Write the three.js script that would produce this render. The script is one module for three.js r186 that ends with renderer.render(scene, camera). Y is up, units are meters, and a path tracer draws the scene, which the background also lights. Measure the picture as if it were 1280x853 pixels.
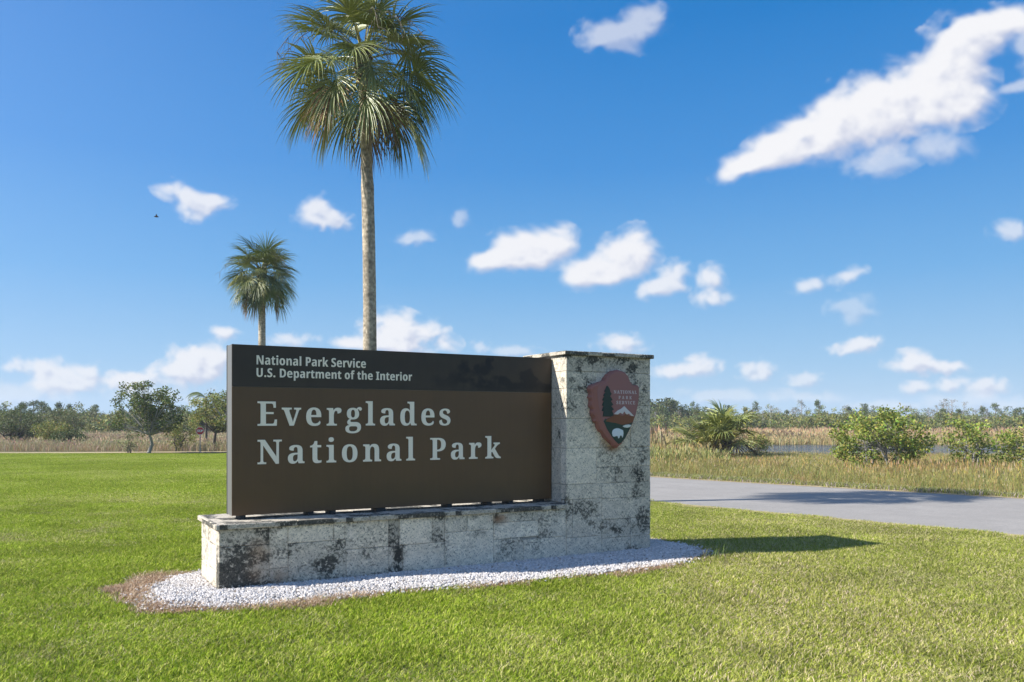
import * as THREE from 'three';
import { mergeGeometries } from 'three/addons/utils/BufferGeometryUtils.js';
import { ConvexGeometry } from 'three/addons/geometries/ConvexGeometry.js';
import { FontLoader } from 'three/addons/loaders/FontLoader.js';

// ---------------------------------------------------------------- camera, sky, sun, exposure
const scene = new THREE.Scene();
const camera = new THREE.PerspectiveCamera(44.4, 1280 / 853, 0.1, 4000);
camera.position.set(0, 1.6, 0);
camera.lookAt(0, 1.6, -10);
camera.setViewOffset(1280, 853, 0, -100.5, 1280, 853);   // level camera, lens shifted up: upright lines stay upright

const renderer = new THREE.WebGLRenderer({ antialias: true });
renderer.setSize(1024, 682);
renderer.toneMapping = THREE.LinearToneMapping;
const EXPOSURE = 1.8;
renderer.toneMappingExposure = EXPOSURE;
renderer.shadowMap.enabled = true;

const SUN_EL = 37.2 * Math.PI / 180, SUN_H = new THREE.Vector2(-0.982, 0.188).normalize();
const SUN = new THREE.Vector3(SUN_H.x * Math.cos(SUN_EL), Math.sin(SUN_EL), SUN_H.y * Math.cos(SUN_EL));
const sun = new THREE.DirectionalLight(new THREE.Color().setRGB(1, 0.96, 0.89), 5);
sun.name = 'sun';
sun.target.position.set(0, 0, -15);
sun.position.copy(sun.target.position).addScaledVector(SUN, 80);
sun.castShadow = true;
sun.shadow.camera.left = -40; sun.shadow.camera.right = 40; sun.shadow.camera.top = 40; sun.shadow.camera.bottom = -40; sun.shadow.camera.far = 200;
sun.shadow.mapSize.set(4096, 4096);
sun.shadow.radius = 1;
scene.add(sun, sun.target);

// ---------------------------------------------------------------- random numbers and noise
function rng(seed) {
  let a = seed >>> 0;
  return () => { a = (a + 0x6D2B79F5) | 0; let t = Math.imul(a ^ (a >>> 15), 1 | a); t = (t + Math.imul(t ^ (t >>> 7), 61 | t)) ^ t; return ((t ^ (t >>> 14)) >>> 0) / 4294967296; };
}
const PERM = new Uint8Array(512), PVAL = new Float32Array(256);
{
  const r = rng(11), p = [...Array(256).keys()];
  for (let i = 255; i > 0; i--) { const j = Math.floor(r() * (i + 1)); [p[i], p[j]] = [p[j], p[i]]; }
  for (let i = 0; i < 512; i++) PERM[i] = p[i & 255];
  for (let i = 0; i < 256; i++) PVAL[i] = r();
}
function noise(x, y) {
  const ix = Math.floor(x), iy = Math.floor(y), fx = x - ix, fy = y - iy, u = fx * fx * (3 - 2 * fx), v = fy * fy * (3 - 2 * fy);
  const a = PERM[ix & 255], b = PERM[(ix + 1) & 255], j = iy & 255, k = (iy + 1) & 255;
  const p = PVAL[PERM[a + j]], q = PVAL[PERM[b + j]], r = PVAL[PERM[a + k]], s = PVAL[PERM[b + k]];
  return (p + (q - p) * u) * (1 - v) + (r + (s - r) * u) * v;
}
function fbm(x, y, o) { let s = 0, a = 0.5, t = 0; for (let i = 0; i < o; i++) { s += a * noise(x, y); t += a; a *= 0.5; x = x * 2.03 + 17.3; y = y * 2.03 - 9.1; } return s / t; }
const clamp = (x, a = 0, b = 1) => Math.min(b, Math.max(a, x)), lerp = (a, b, t) => a + (b - a) * t;
const smooth = (a, b, x) => { const t = clamp((x - a) / (b - a)); return t * t * (3 - 2 * t); };

// ---------------------------------------------------------------- sky with fair-weather clouds
// Clouds as groups of soft lobes [x, y, rx, ry, tilt]; x runs along the horizon and y above it (527 is the horizon), 1045 units to the radian-tangent.
const CLOUDS = [
  { a: 1, n: 30, e: 0.9, l: [[928, 208, 38, 17, -0.3], [975, 186, 52, 27, -0.45], [1030, 163, 62, 40, -0.45], [1085, 143, 66, 50, -0.45], [1140, 122, 62, 54, -0.5], [1188, 95, 52, 56, -0.5], [1202, 128, 46, 30, -0.1], [1207, 52, 46, 40, -0.3], [1238, 34, 44, 24, -0.2], [1272, 24, 32, 17, 0]] },
  { a: 0.5, n: 26, e: 0.9, l: [[1108, 200, 52, 20, -0.3], [1180, 182, 36, 22, 0.2], [1266, 110, 34, 9, -0.3], [1290, 50, 22, 40, 0]] },
  { a: 0.55, n: 22, e: 1.0, l: [[752, 43, 32, 20, 0], [785, 47, 34, 20, 0], [804, 28, 32, 22, -0.3]] },
  { a: 0.85, n: 20, e: 0.9, l: [[220, 239, 28, 13, 0.2], [255, 251, 34, 13, 0.05], [247, 262, 26, 15, 0.1]] },
  { a: 0.85, n: 18, e: 0.9, l: [[385, 270, 19, 16, 0], [402, 263, 20, 20, 0], [416, 275, 25, 13, 0.1]] },
  { a: 0.55, n: 15, e: 0.9, l: [[514, 297, 26, 10, -0.05]] },
  { a: 0.4, n: 12, e: 0.9, l: [[576, 273, 12, 12, -0.6]] },
  { a: 0.97, n: 22, e: 0.75, l: [[608, 325, 28, 14, -0.2], [640, 311, 32, 22, 0], [672, 308, 32, 23, 0], [701, 303, 24, 22, 0], [655, 325, 64, 13, 0]] },
  { a: 0.97, n: 22, e: 0.75, l: [[728, 337, 30, 23, 0], [766, 325, 38, 28, -0.3], [796, 314, 29, 30, 0], [755, 344, 52, 14, -0.1]] },
  { a: 0.85, n: 18, e: 0.8, l: [[842, 347, 24, 20, -0.4], [824, 361, 32, 13, -0.1], [890, 346, 21, 16, -0.3], [893, 373, 26, 12, 0]] },
  { a: 0.75, n: 16, e: 0.9, l: [[1014, 356, 26, 10, -0.25], [1056, 347, 28, 11, -0.35]] },
  { a: 0.35, n: 18, e: 0.9, l: [[1072, 388, 36, 20, 0]] },
  { a: 0.85, n: 14, e: 0.8, l: [[1050, 436, 20, 9, 0], [1080, 431, 27, 13, 0]] },
  { a: 0.9, n: 15, e: 0.8, l: [[1135, 453, 29, 15, -0.1], [1168, 459, 42, 12, 0]] },
  { a: 0.8, n: 14, e: 0.85, l: [[1145, 485, 19, 8, 0], [1200, 481, 33, 11, -0.1], [1236, 484, 24, 13, 0]] },
  { a: 0.95, n: 20, e: 0.75, l: [[490, 412, 38, 24, 0], [530, 412, 28, 14, 0], [450, 430, 38, 9, 0], [512, 430, 55, 18, 0]] },
  { a: 0.85, n: 14, e: 0.8, l: [[776, 430, 33, 13, 0]] },
  { a: 0.85, n: 15, e: 0.8, l: [[845, 465, 36, 9, -0.1], [876, 456, 26, 13, 0]] },
  { a: 0.75, n: 14, e: 0.85, l: [[945, 464, 23, 15, 0]] },
  { a: 0.6, n: 13, e: 0.85, l: [[1005, 475, 27, 10, 0]] },
  { a: 0.9, n: 12, e: 0.75, l: [[282, 415, 19, 9, 0]] },
  { a: 0.85, n: 17, e: 0.8, l: [[20, 458, 23, 11, 0], [60, 463, 34, 18, 0], [102, 470, 36, 17, 0], [85, 480, 50, 11, 0]] },
  { a: 0.92, n: 17, e: 0.75, l: [[234, 453, 32, 21, 0], [262, 449, 26, 24, 0], [245, 467, 54, 17, 0], [160, 477, 38, 16, -0.2]] },
  { a: 0.7, n: 14, e: 0.85, l: [[370, 425, 36, 10, -0.1]] },
  { a: 0.6, n: 15, e: 0.85, l: [[1264, 290, 27, 14, 0]] },
  { a: 0.5, n: 12, e: 0.85, l: [[642, 440, 34, 7, 0], [600, 435, 14, 9, 0]] },
  { a: 0.45, n: 20, e: 0.85, l: [[25, 492, 70, 17, 0], [185, 495, 60, 12, 0]] },
  { a: 0.4, n: 18, e: 0.85, l: [[1000, 497, 70, 10, 0], [1225, 503, 70, 12, 0], [895, 494, 52, 9, 0], [1110, 508, 60, 7, 0]] },
  // overhead, above the frame: unseen large cumulus, added to brighten the shaded faces
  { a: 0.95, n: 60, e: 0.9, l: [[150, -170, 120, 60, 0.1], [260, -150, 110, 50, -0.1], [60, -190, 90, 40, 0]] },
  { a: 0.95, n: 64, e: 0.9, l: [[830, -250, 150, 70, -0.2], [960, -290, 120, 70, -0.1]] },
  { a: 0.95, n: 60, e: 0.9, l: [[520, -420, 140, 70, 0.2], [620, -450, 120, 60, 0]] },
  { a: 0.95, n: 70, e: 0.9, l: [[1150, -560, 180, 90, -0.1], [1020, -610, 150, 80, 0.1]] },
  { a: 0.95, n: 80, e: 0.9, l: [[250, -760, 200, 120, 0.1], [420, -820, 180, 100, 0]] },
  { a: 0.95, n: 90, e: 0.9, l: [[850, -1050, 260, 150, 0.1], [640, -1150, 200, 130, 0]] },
];
for (const c of CLOUDS) {
  c.box = [Infinity, Infinity, -Infinity, -Infinity];
  for (const l of c.l) {
    if (l[1] > 380) c.e = Math.min(1.15, c.e * 1.12);
    if (l[1] > -100) { l[2] *= 1.14; l[3] *= 1.16; } else { l[2] *= 1.2; l[3] *= 1.2; }  // added overhead clouds are enlarged for stronger fill light
    const R = Math.max(l[2], l[3]) * 1.15; l.c = Math.cos(l[4]); l.s = Math.sin(l[4]);
    c.box = [Math.min(c.box[0], l[0] - R), Math.min(c.box[1], l[1] - R), Math.max(c.box[2], l[0] + R), Math.max(c.box[3], l[1] + R)];
  }
}
function cloudDensity(c, x, y, seed) {
  let F = 0;
  for (const l of c.l) {
    const dx = x - l[0], dy = y - l[1], u = (dx * l.c + dy * l.s) / l[2], v = (dy * l.c - dx * l.s) / l[3], q = 1.25 - u * u - v * v;
    if (q > 0) F += q * q * 0.85;
  }
  if (F <= 0) return -1;
  const k = 1 / c.n, w = fbm(x * k * 0.5 + seed, y * k * 0.5, 2) * 1.4;
  const f = fbm(x * k + seed * 3 + w, y * k * 1.25 + seed + w, 5);
  return Math.min(F, 1.7) - 0.12 - c.e * (f - 0.5) * (1.9 + 0.5 * Math.min(F, 1));
}
const SKY_STOPS = [[0, 0.45, 0.65, 0.85], [2, 0.39, 0.62, 0.85], [4.2, 0.32, 0.57, 0.845], [9.5, 0.165, 0.435, 0.80], [16.7, 0.064, 0.297, 0.712], [25.4, 0.016, 0.210, 0.600], [45, 0.025, 0.18, 0.52], [90, 0.022, 0.155, 0.46]];
function skyTexture() {
  const Wd = 4096, Hd = 2048, data = new Float32Array(Wd * Hd * 4), SECT = (72 * Math.PI) / 180;
  const cosC = new Float32Array(Wd), sinC = new Float32Array(Wd);
  for (let i = 0; i < Wd; i++) { const r = ((i + 0.5) / Wd - 0.5) * 2 * Math.PI; cosC[i] = Math.cos(r); sinC[i] = Math.sin(r); }
  for (let row = 0; row < Hd; row++) {
    const up = ((row + 0.5) / Hd - 0.5) * Math.PI, sy = Math.sin(up), cy = Math.cos(up), deg = Math.max(0, (up * 180) / Math.PI);
    let k = 0; while (k < SKY_STOPS.length - 2 && deg > SKY_STOPS[k + 1][0]) k++;
    const A = SKY_STOPS[k], B = SKY_STOPS[k + 1], t = clamp((deg - A[0]) / (B[0] - A[0])), base = [1, 2, 3].map((c) => lerp(A[c], B[c], t));
    for (let col = 0; col < Wd; col++) {
      const x = cosC[col] * cy, z = sinC[col] * cy, g = Math.max(0, x * SUN.x + Math.max(sy, 0) * SUN.y + z * SUN.z + 0.1), g2 = g * g;
      let r = base[0] + 0.24 * g2, gr = base[1] + 0.27 * g2, b = base[2] + 0.42 * g2;
      if (up > 0 && up < 1.2) {
        const az = Math.atan2(x, -z), sec = Math.round(az / SECT), la = az - sec * SECT;           // five sectors round the horizon, each repeating the clouds in view and the added overhead ones
        const flip = sec % 2 ? -1 : 1, px = 640 + 1045 * Math.tan(la) * flip, py = 527 - 1045 * (sy / cy) / Math.cos(la);
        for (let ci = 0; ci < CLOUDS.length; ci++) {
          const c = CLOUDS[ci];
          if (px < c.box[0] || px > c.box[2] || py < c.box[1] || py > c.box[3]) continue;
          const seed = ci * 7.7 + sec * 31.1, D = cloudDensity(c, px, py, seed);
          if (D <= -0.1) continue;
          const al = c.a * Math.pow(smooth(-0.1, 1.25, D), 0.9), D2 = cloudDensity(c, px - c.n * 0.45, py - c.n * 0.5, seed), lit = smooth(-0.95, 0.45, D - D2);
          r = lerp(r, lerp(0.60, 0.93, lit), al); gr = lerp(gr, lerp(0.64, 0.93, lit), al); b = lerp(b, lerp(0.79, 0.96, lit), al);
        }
      }
      const at = (row * Wd + col) * 4;
      data[at] = r / EXPOSURE; data[at + 1] = gr / EXPOSURE; data[at + 2] = b / EXPOSURE; data[at + 3] = 1;
    }
  }
  const tex = new THREE.DataTexture(data, Wd, Hd, THREE.RGBAFormat, THREE.FloatType);
  tex.mapping = THREE.EquirectangularReflectionMapping; tex.magFilter = THREE.LinearFilter; tex.needsUpdate = true;
  return tex;
}
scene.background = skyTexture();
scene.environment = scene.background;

// ---------------------------------------------------------------- helpers
const used = new Map();
function numbered(name) { const n = used.get(name) ?? 0; used.set(name, n + 1); return n ? `${name}_${String(n).padStart(3, '0')}` : name; }
function shade(o) { o.traverse((m) => { if (m.isMesh) { m.castShadow = true; m.receiveShadow = true; } }); return o; }
function part(name, geometry, material, parent) { const m = new THREE.Mesh(geometry, material); m.name = name; m.castShadow = m.receiveShadow = true; parent.add(m); return m; }
function thing(name, label, category, [x, y, z] = [0, 0, 0], turn = 0, group) {
  const o = new THREE.Group(); o.name = numbered(name); o.position.set(x, y, z); o.rotation.y = turn;
  o.userData = { label, category }; if (group) o.userData.group = group;
  scene.add(o); return o;
}
function copyOf(o, [x, y, z], turn, scale, label, group) {
  const c = o.clone(); c.name = numbered(o.name.replace(/_\d{3}$/, '')); c.position.set(x, y, z); c.rotation.y = turn; c.scale.setScalar(scale);
  c.userData = { ...o.userData, label, group }; scene.add(c); return c;
}
function setting(name, geometry, material, kind = 'structure') { const m = new THREE.Mesh(geometry, material); m.name = name; m.userData = { kind }; m.castShadow = m.receiveShadow = true; scene.add(m); return m; }
function stuff(name, label, category, geometry, material, list) {   // list of { x, y, z, turn, s, sy, color }
  const m = new THREE.InstancedMesh(geometry, material, list.length), M = new THREE.Matrix4(), q = new THREE.Quaternion(), e = new THREE.Euler(), col = new THREE.Color();
  list.forEach((p, i) => {
    e.set(p.tx ?? 0, p.turn ?? 0, p.tz ?? 0); q.setFromEuler(e);
    M.compose(new THREE.Vector3(p.x, p.y ?? 0, p.z), q, new THREE.Vector3(p.s ?? 1, (p.s ?? 1) * (p.sy ?? 1), p.s ?? 1)); m.setMatrixAt(i, M);
    if (p.color) m.setColorAt(i, col.setRGB(...p.color));
  });
  m.name = numbered(name); m.userData = { kind: 'stuff', label, category }; m.castShadow = m.receiveShadow = true; scene.add(m); return m;
}
function dataTex(w, h, fn, srgb = true, repeat = true) {     // fn(u, v) gives [r, g, b] in display values
  const d = new Uint8Array(w * h * 4);
  for (let j = 0; j < h; j++) for (let i = 0; i < w; i++) { const c = fn((i + 0.5) / w, (j + 0.5) / h), at = (j * w + i) * 4; for (let k = 0; k < 3; k++) d[at + k] = clamp(c[k]) * 255; d[at + 3] = 255; }
  const t = new THREE.DataTexture(d, w, h, THREE.RGBAFormat); t.magFilter = t.minFilter = THREE.LinearFilter;
  if (repeat) t.wrapS = t.wrapT = THREE.RepeatWrapping;
  if (srgb) t.colorSpace = THREE.SRGBColorSpace;
  t.needsUpdate = true; return t;
}
// noise that tiles over the unit square, by blending four shifted copies
function tiling(fn) { return (u, v) => { const bu = smooth(0, 1, u), bv = smooth(0, 1, v); return lerp(lerp(fn(u + 1, v + 1), fn(u, v + 1), bu), lerp(fn(u + 1, v), fn(u, v), bu), bv); }; }
function setUV(g, fn) { const p = g.attributes.position, n = g.attributes.normal, uv = new Float32Array(p.count * 2); for (let i = 0; i < p.count; i++) { const r = fn(p.getX(i), p.getY(i), p.getZ(i), n ? n.getX(i) : 0, n ? n.getY(i) : 1, n ? n.getZ(i) : 0); uv[i * 2] = r[0]; uv[i * 2 + 1] = r[1]; } g.setAttribute('uv', new THREE.BufferAttribute(uv, 2)); return g; }
const boxUV = (g, s = 1) => setUV(g, (x, y, z, nx, ny, nz) => { nx = Math.abs(nx); ny = Math.abs(ny); nz = Math.abs(nz); return nx > ny && nx > nz ? [z * s, y * s] : ny > nz ? [x * s, z * s] : [x * s, y * s]; });
function chamferBox(x0, x1, y0, y1, z0, z1, c = 0.006) {
  const pts = [];
  for (const sx of [0, 1]) for (const sy of [0, 1]) for (const sz of [0, 1]) {
    const X = sx ? x1 : x0, Y = sy ? y1 : y0, Z = sz ? z1 : z0, ix = sx ? -c : c, iy = sy ? -c : c, iz = sz ? -c : c;
    pts.push(new THREE.Vector3(X, Y + iy, Z + iz), new THREE.Vector3(X + ix, Y, Z + iz), new THREE.Vector3(X + ix, Y + iy, Z));
  }
  return new ConvexGeometry(pts);
}
class Builder {           // collects triangles with colours
  constructor() { this.p = []; this.c = []; this.i = []; }
  v(x, y, z, c) { this.p.push(x, y, z); this.c.push(c[0], c[1], c[2]); return this.p.length / 3 - 1; }
  tri(a, b, c) { this.i.push(a, b, c); }
  quad(a, b, c, d) { this.i.push(a, b, c, a, c, d); }
  geometry() { const g = new THREE.BufferGeometry(); g.setAttribute('position', new THREE.Float32BufferAttribute(this.p, 3)); g.setAttribute('color', new THREE.Float32BufferAttribute(this.c, 3)); g.setIndex(this.i); g.computeVertexNormals(); return g; }
}
function tube(points, radii, sides = 7) {      // tapered tube through points
  const b = { p: [], i: [] }, up = new THREE.Vector3(0.13, 0.2, 0.97).normalize(), u = new THREE.Vector3(), v = new THREE.Vector3(), d = new THREE.Vector3();
  points.forEach((P, k) => {
    d.subVectors(points[Math.min(k + 1, points.length - 1)], points[Math.max(k - 1, 0)]).normalize(); u.crossVectors(d, up).normalize(); v.crossVectors(u, d);
    for (let s = 0; s < sides; s++) { const a = (s / sides) * 2 * Math.PI; b.p.push(P.x + radii[k] * (u.x * Math.cos(a) + v.x * Math.sin(a)), P.y + radii[k] * (u.y * Math.cos(a) + v.y * Math.sin(a)), P.z + radii[k] * (u.z * Math.cos(a) + v.z * Math.sin(a))); }
    if (k) for (let s = 0; s < sides; s++) { const n = (s + 1) % sides, A = (k - 1) * sides; b.i.push(A + s, A + n, A + sides + n, A + s, A + sides + n, A + sides + s); }
  });
  const g = new THREE.BufferGeometry(); g.setAttribute('position', new THREE.Float32BufferAttribute(b.p, 3)); g.setIndex(b.i); g.computeVertexNormals();
  return setUV(g, (x, y, z) => [Math.atan2(z - points[0].z, x - points[0].x) / 2, y]);
}
const V = (x, y, z) => new THREE.Vector3(x, y, z);
function mat(rgb, roughness = 0.9, extra = {}) { const m = new THREE.MeshStandardMaterial({ roughness, ...extra }); m.color.setRGB(...rgb); return m; }
function leafMat(rgb, extra = {}) { const m = new THREE.MeshPhysicalMaterial({ roughness: 0.75, transmission: 0.3, thickness: 0, side: THREE.DoubleSide, vertexColors: true, specularIntensity: 0.6, ...extra }); m.color.setRGB(...rgb); return m; }

// ---------------------------------------------------------------- ground, lawn, roads, pond     (plan positions are X and depth; world z is minus depth)
function sheet(points, y, scale = 1) {
  const s = new THREE.Shape(points.map(([x, d]) => new THREE.Vector2(x, d))), g = new THREE.ShapeGeometry(s, 4);
  g.rotateX(-Math.PI / 2); g.translate(0, y, 0);
  return setUV(g, (x, yy, z) => [x * scale, z * scale]);
}
const grain = tiling((u, v) => fbm(u * 60, v * 60, 4)), coarse = tiling((u, v) => fbm(u * 9 + 40, v * 9, 4));
const earthTex = dataTex(512, 512, (u, v) => { const a = grain(u, v), b = coarse(u, v), k = 0.75 + 0.5 * a; return [lerp(0.30, 0.44, b) * k, lerp(0.30, 0.38, b) * k, lerp(0.13, 0.22, b) * k]; });
const lawnTex = dataTex(512, 512, (u, v) => { const a = grain(u, v), b = coarse(u, v), k = 0.7 + 0.6 * a; return [lerp(0.28, 0.38, b) * k, lerp(0.34, 0.38, b) * k, lerp(0.10, 0.16, b) * k]; });
{
  const g = new THREE.CircleGeometry(700, 64); g.rotateX(-Math.PI / 2); g.translate(0, -0.03, 0); setUV(g, (x, y, z) => [x / 6, z / 6]);
  setting('ground', g, new THREE.MeshStandardMaterial({ map: earthTex, roughness: 1 }));
}
const splineXY = (pts, n = 80) => new THREE.CatmullRomCurve3(pts.map(([x, d]) => V(x, 0, d)), false, 'centripetal').getPoints(n).map((p) => [p.x, p.z]);
const ROAD_NEAR = splineXY([[24, -7.6], [14.4, 3.3], [7.11, 11.61], [2.77, 16.55], [0, 20.0], [-3, 25], [-5, 31], [-5.8, 36], [-6, 41.3]]);
const ROAD_FAR = splineXY([[34, -7], [20, 7.3], [10.5, 17.15], [4, 23.89], [1.6, 27.2], [0.6, 31], [0.2, 36], [0.2, 41.3]]);
const nearX = (d) => { for (let i = 1; i < ROAD_NEAR.length; i++) if (ROAD_NEAR[i][1] >= d) { const [a, b] = [ROAD_NEAR[i - 1], ROAD_NEAR[i]]; return lerp(a[0], b[0], (d - a[1]) / (b[1] - a[1])); } return -1e3; };
const farX = (d) => { for (let i = 1; i < ROAD_FAR.length; i++) if (ROAD_FAR[i][1] >= d) { const [a, b] = [ROAD_FAR[i - 1], ROAD_FAR[i]]; return lerp(a[0], b[0], (d - a[1]) / (b[1] - a[1])); } return -1e3; };
function ribbon(A, B, y, scale) {
  const p = [], i = [], n = A.length;
  for (let k = 0; k < n; k++) p.push(A[k][0], y, -A[k][1], B[k][0], y, -B[k][1]);
  for (let k = 1; k < n; k++) { const a = (k - 1) * 2; i.push(a, a + 1, a + 3, a, a + 3, a + 2); }
  const g = new THREE.BufferGeometry(); g.setAttribute('position', new THREE.Float32BufferAttribute(p, 3)); g.setIndex(i); g.computeVertexNormals();
  if (g.attributes.normal.getY(0) < 0) { g.index.array.reverse(); g.computeVertexNormals(); }
  return setUV(g, (x, yy, z) => [x * scale, z * scale]);
}
setting('lawn', sheet([[-95, -12], [26, -12], [24, -7.6], [14.4, 3.3], [7.2, 11.7], [3, 16.7], [0.4, 20.3], [-2.4, 25], [-4, 31], [-4, 41.6], [-95, 41.6]], 0, 0.4), new THREE.MeshStandardMaterial({ map: lawnTex, roughness: 1 }));
setting('marsh_ground', sheet([[-300, 41], [-300, 420], [300, 420], [300, -8], [33, -8], [19, 7.3], [9.5, 17.15], [3, 23.89], [0.6, 27], [-0.4, 31], [-0.8, 41]], -0.01, 0.25), new THREE.MeshStandardMaterial({ map: earthTex, roughness: 1 }));
const asphalt = dataTex(1024, 1024, (u, v) => { const a = grain(u, v), b = coarse(u, v), s = noise(u * 700, v * 700), k = 0.555 + 0.07 * (b - 0.5) + 0.06 * (a - 0.5) + 0.10 * (s - 0.5); return [k * 1.0, k * 0.965, k * 0.92]; });
setting('road', ribbon(ROAD_NEAR, ROAD_FAR, 0.012, 0.25), new THREE.MeshStandardMaterial({ map: asphalt, roughness: 0.92, bumpMap: asphalt, bumpScale: 0.004 }));
const sandTex = dataTex(512, 512, (u, v) => { const a = grain(u, v), b = coarse(u, v), k = 0.85 + 0.3 * a; return [lerp(0.60, 0.70, b) * k, lerp(0.54, 0.62, b) * k, lerp(0.40, 0.47, b) * k]; });
const sandMat = new THREE.MeshStandardMaterial({ map: sandTex, roughness: 1 });
{
  const wob = (L, off, amp, seed) => L.map(([x, d], i) => { const o = off + amp * (fbm(i * 0.9 + seed, 3.3, 3) - 0.5); return [x + 0.736 * o, d + 0.677 * o]; });
  const fine = (L) => { const c = new THREE.CatmullRomCurve3(L.map(([x, d]) => V(x, 0, d))); return c.getSpacedPoints(400).map((p) => [p.x, p.z]); };
  const N = fine(ROAD_NEAR), F = fine(ROAD_FAR);
  setting('road_shoulder', ribbon(wob(N, -0.22, 0.3, 1), wob(N, 0.06, 0.12, 7), 0.016, 0.5), sandMat);
  setting('road_shoulder_001', ribbon(wob(F, -0.05, 0.1, 4), wob(F, 0.35, 0.4, 9), 0.016, 0.5), sandMat);
}
setting('path', ribbon(splineXY([[-95, 40.2], [-26, 41.2], [-14, 42.6], [1, 41.6]]), splineXY([[-95, 41.9], [-26, 42.6], [-14, 44.2], [1, 43.6]]), 0.02, 0.3), new THREE.MeshStandardMaterial({ map: sandTex, roughness: 1 }));
const rippleTex = dataTex(512, 512, tiling((u, v) => fbm(u * 22, v * 46, 4)) && ((u, v) => { const k = tiling((a, b) => fbm(a * 22, b * 46, 4))(u, v); return [k, k, k]; }), false);
{
  const m = mat([0.012, 0.022, 0.03], 0.08, { bumpMap: rippleTex, bumpScale: 0.05 });
  setting('pond', sheet([[4.5, 42], [7, 38.4], [12, 37.2], [20, 36], [30, 33], [40, 31.5], [55, 33], [60, 42], [48, 52], [30, 56], [16, 57], [8, 55], [4.5, 49]], 0.004, 0.4), m);
}

// ---------------------------------------------------------------- stone base and pillar
const A30 = Math.PI / 6, ORIGIN = [-2.69, 0, -7.67];                 // sign axes: x along the wall, z out of its face
const toWorld = (s, y, k) => V(ORIGIN[0] + s * Math.cos(A30) + k * Math.sin(A30), y, ORIGIN[2] - s * Math.sin(A30) + k * Math.cos(A30));
const LEN = 5.056, DEEP = 0.9, PIL = 3.826, BASE_TOP = 0.602, CAP_TOP = 0.652, PILLAR_TOP = 2.362, PCAP_TOP = 2.41;
const FRONT = [   // [from, to, bottom, top, lichen 0..1, tone]
  [0, 0.455, 0.44, BASE_TOP, 0.75, 0.9], [0, 0.455, 0, 0.44, 0.8, 0.88], [0.455, 0.635, 0.206, BASE_TOP, 0.4, 1], [0.455, 0.635, 0, 0.206, 0.6, 0.85],
  [0.635, 1.083, 0.431, BASE_TOP, 0.15, 1.03], [1.083, 1.196, 0.431, BASE_TOP, 0.1, 1.05], [0.635, 1.21, 0, 0.431, 0.62, 0.92],
  [1.196, 1.658, 0.33, BASE_TOP, 0.3, 1], [1.21, 1.658, 0, 0.33, 0.4, 0.97], [1.658, 1.775, 0.32, BASE_TOP, 0.85, 0.7], [1.658, 1.812, 0, 0.32, 0.55, 0.9],
  [1.775, 2.141, 0.33, BASE_TOP, 0.18, 1.04], [1.812, 2.289, 0, 0.33, 0.35, 1.02], [2.141, 2.289, 0.33, BASE_TOP, 0.6, 0.9], [2.289, 2.552, 0.425, BASE_TOP, 0.35, 0.98], [2.552, 2.874, 0.425, BASE_TOP, 0.3, 1.05], [2.289, 2.874, 0, 0.425, 0.2, 1.06],
  [2.874, 3.444, 0.49, BASE_TOP, 0.4, 0.95], [2.874, 3.444, 0.31, 0.49, 0.12, 1.05], [2.874, 3.253, 0, 0.31, 0.35, 1], [3.253, PIL, 0, 0.285, 0.25, 1.02], [3.444, PIL, 0.285, BASE_TOP, 0.4, 1],
  [PIL, 4.4, 2.178, PILLAR_TOP, 0.85, 0.85], [4.4, LEN, 2.178, PILLAR_TOP, 0.8, 0.88], [PIL, 4.24, 1.98, 2.178, 0.6, 0.92], [4.24, 4.82, 1.98, 2.178, 0.5, 0.95], [4.82, LEN, 1.98, 2.178, 0.55, 0.95],
  [PIL, 4.4, 1.632, 1.98, 0.5, 0.97], [4.4, LEN, 1.79, 1.98, 0.45, 1], [4.4, LEN, 1.6, 1.79, 0.3, 1], [PIL, 4.3, 1.29, 1.632, 0.35, 1.03], [4.3, 4.75, 1.29, 1.6, 0.3, 1], [4.75, LEN, 1.29, 1.6, 0.35, 0.98],
  [PIL, 4.249, 0.875, 1.29, 0.15, 1.05], [4.249, LEN, 1.06, 1.29, 0.35, 1], [4.249, 4.52, 0.87, 1.06, 0.4, 0.98], [4.52, LEN, 0.87, 1.06, 0.65, 0.9],
  [PIL, 4.325, 0.7, 0.875, 0.35, 0.98], [4.325, 4.77, 0.69, 0.87, 0.3, 1], [4.77, LEN, 0.69, 0.87, 0.6, 0.92], [PIL, 3.91, 0.26, 0.7, 0.5, 0.92], [3.91, 4.325, 0.26, 0.7, 0.45, 0.97],
  [4.325, LEN, 0.44, 0.69, 0.45, 0.95], [4.325, 4.752, 0.22, 0.44, 0.6, 0.88], [4.752, LEN, 0.22, 0.44, 0.5, 0.9], [PIL, 4.325, 0, 0.26, 0.45, 0.97], [4.325, 4.752, 0, 0.22, 0.5, 0.93], [4.752, LEN, 0, 0.22, 0.55, 0.9],
];
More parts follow.
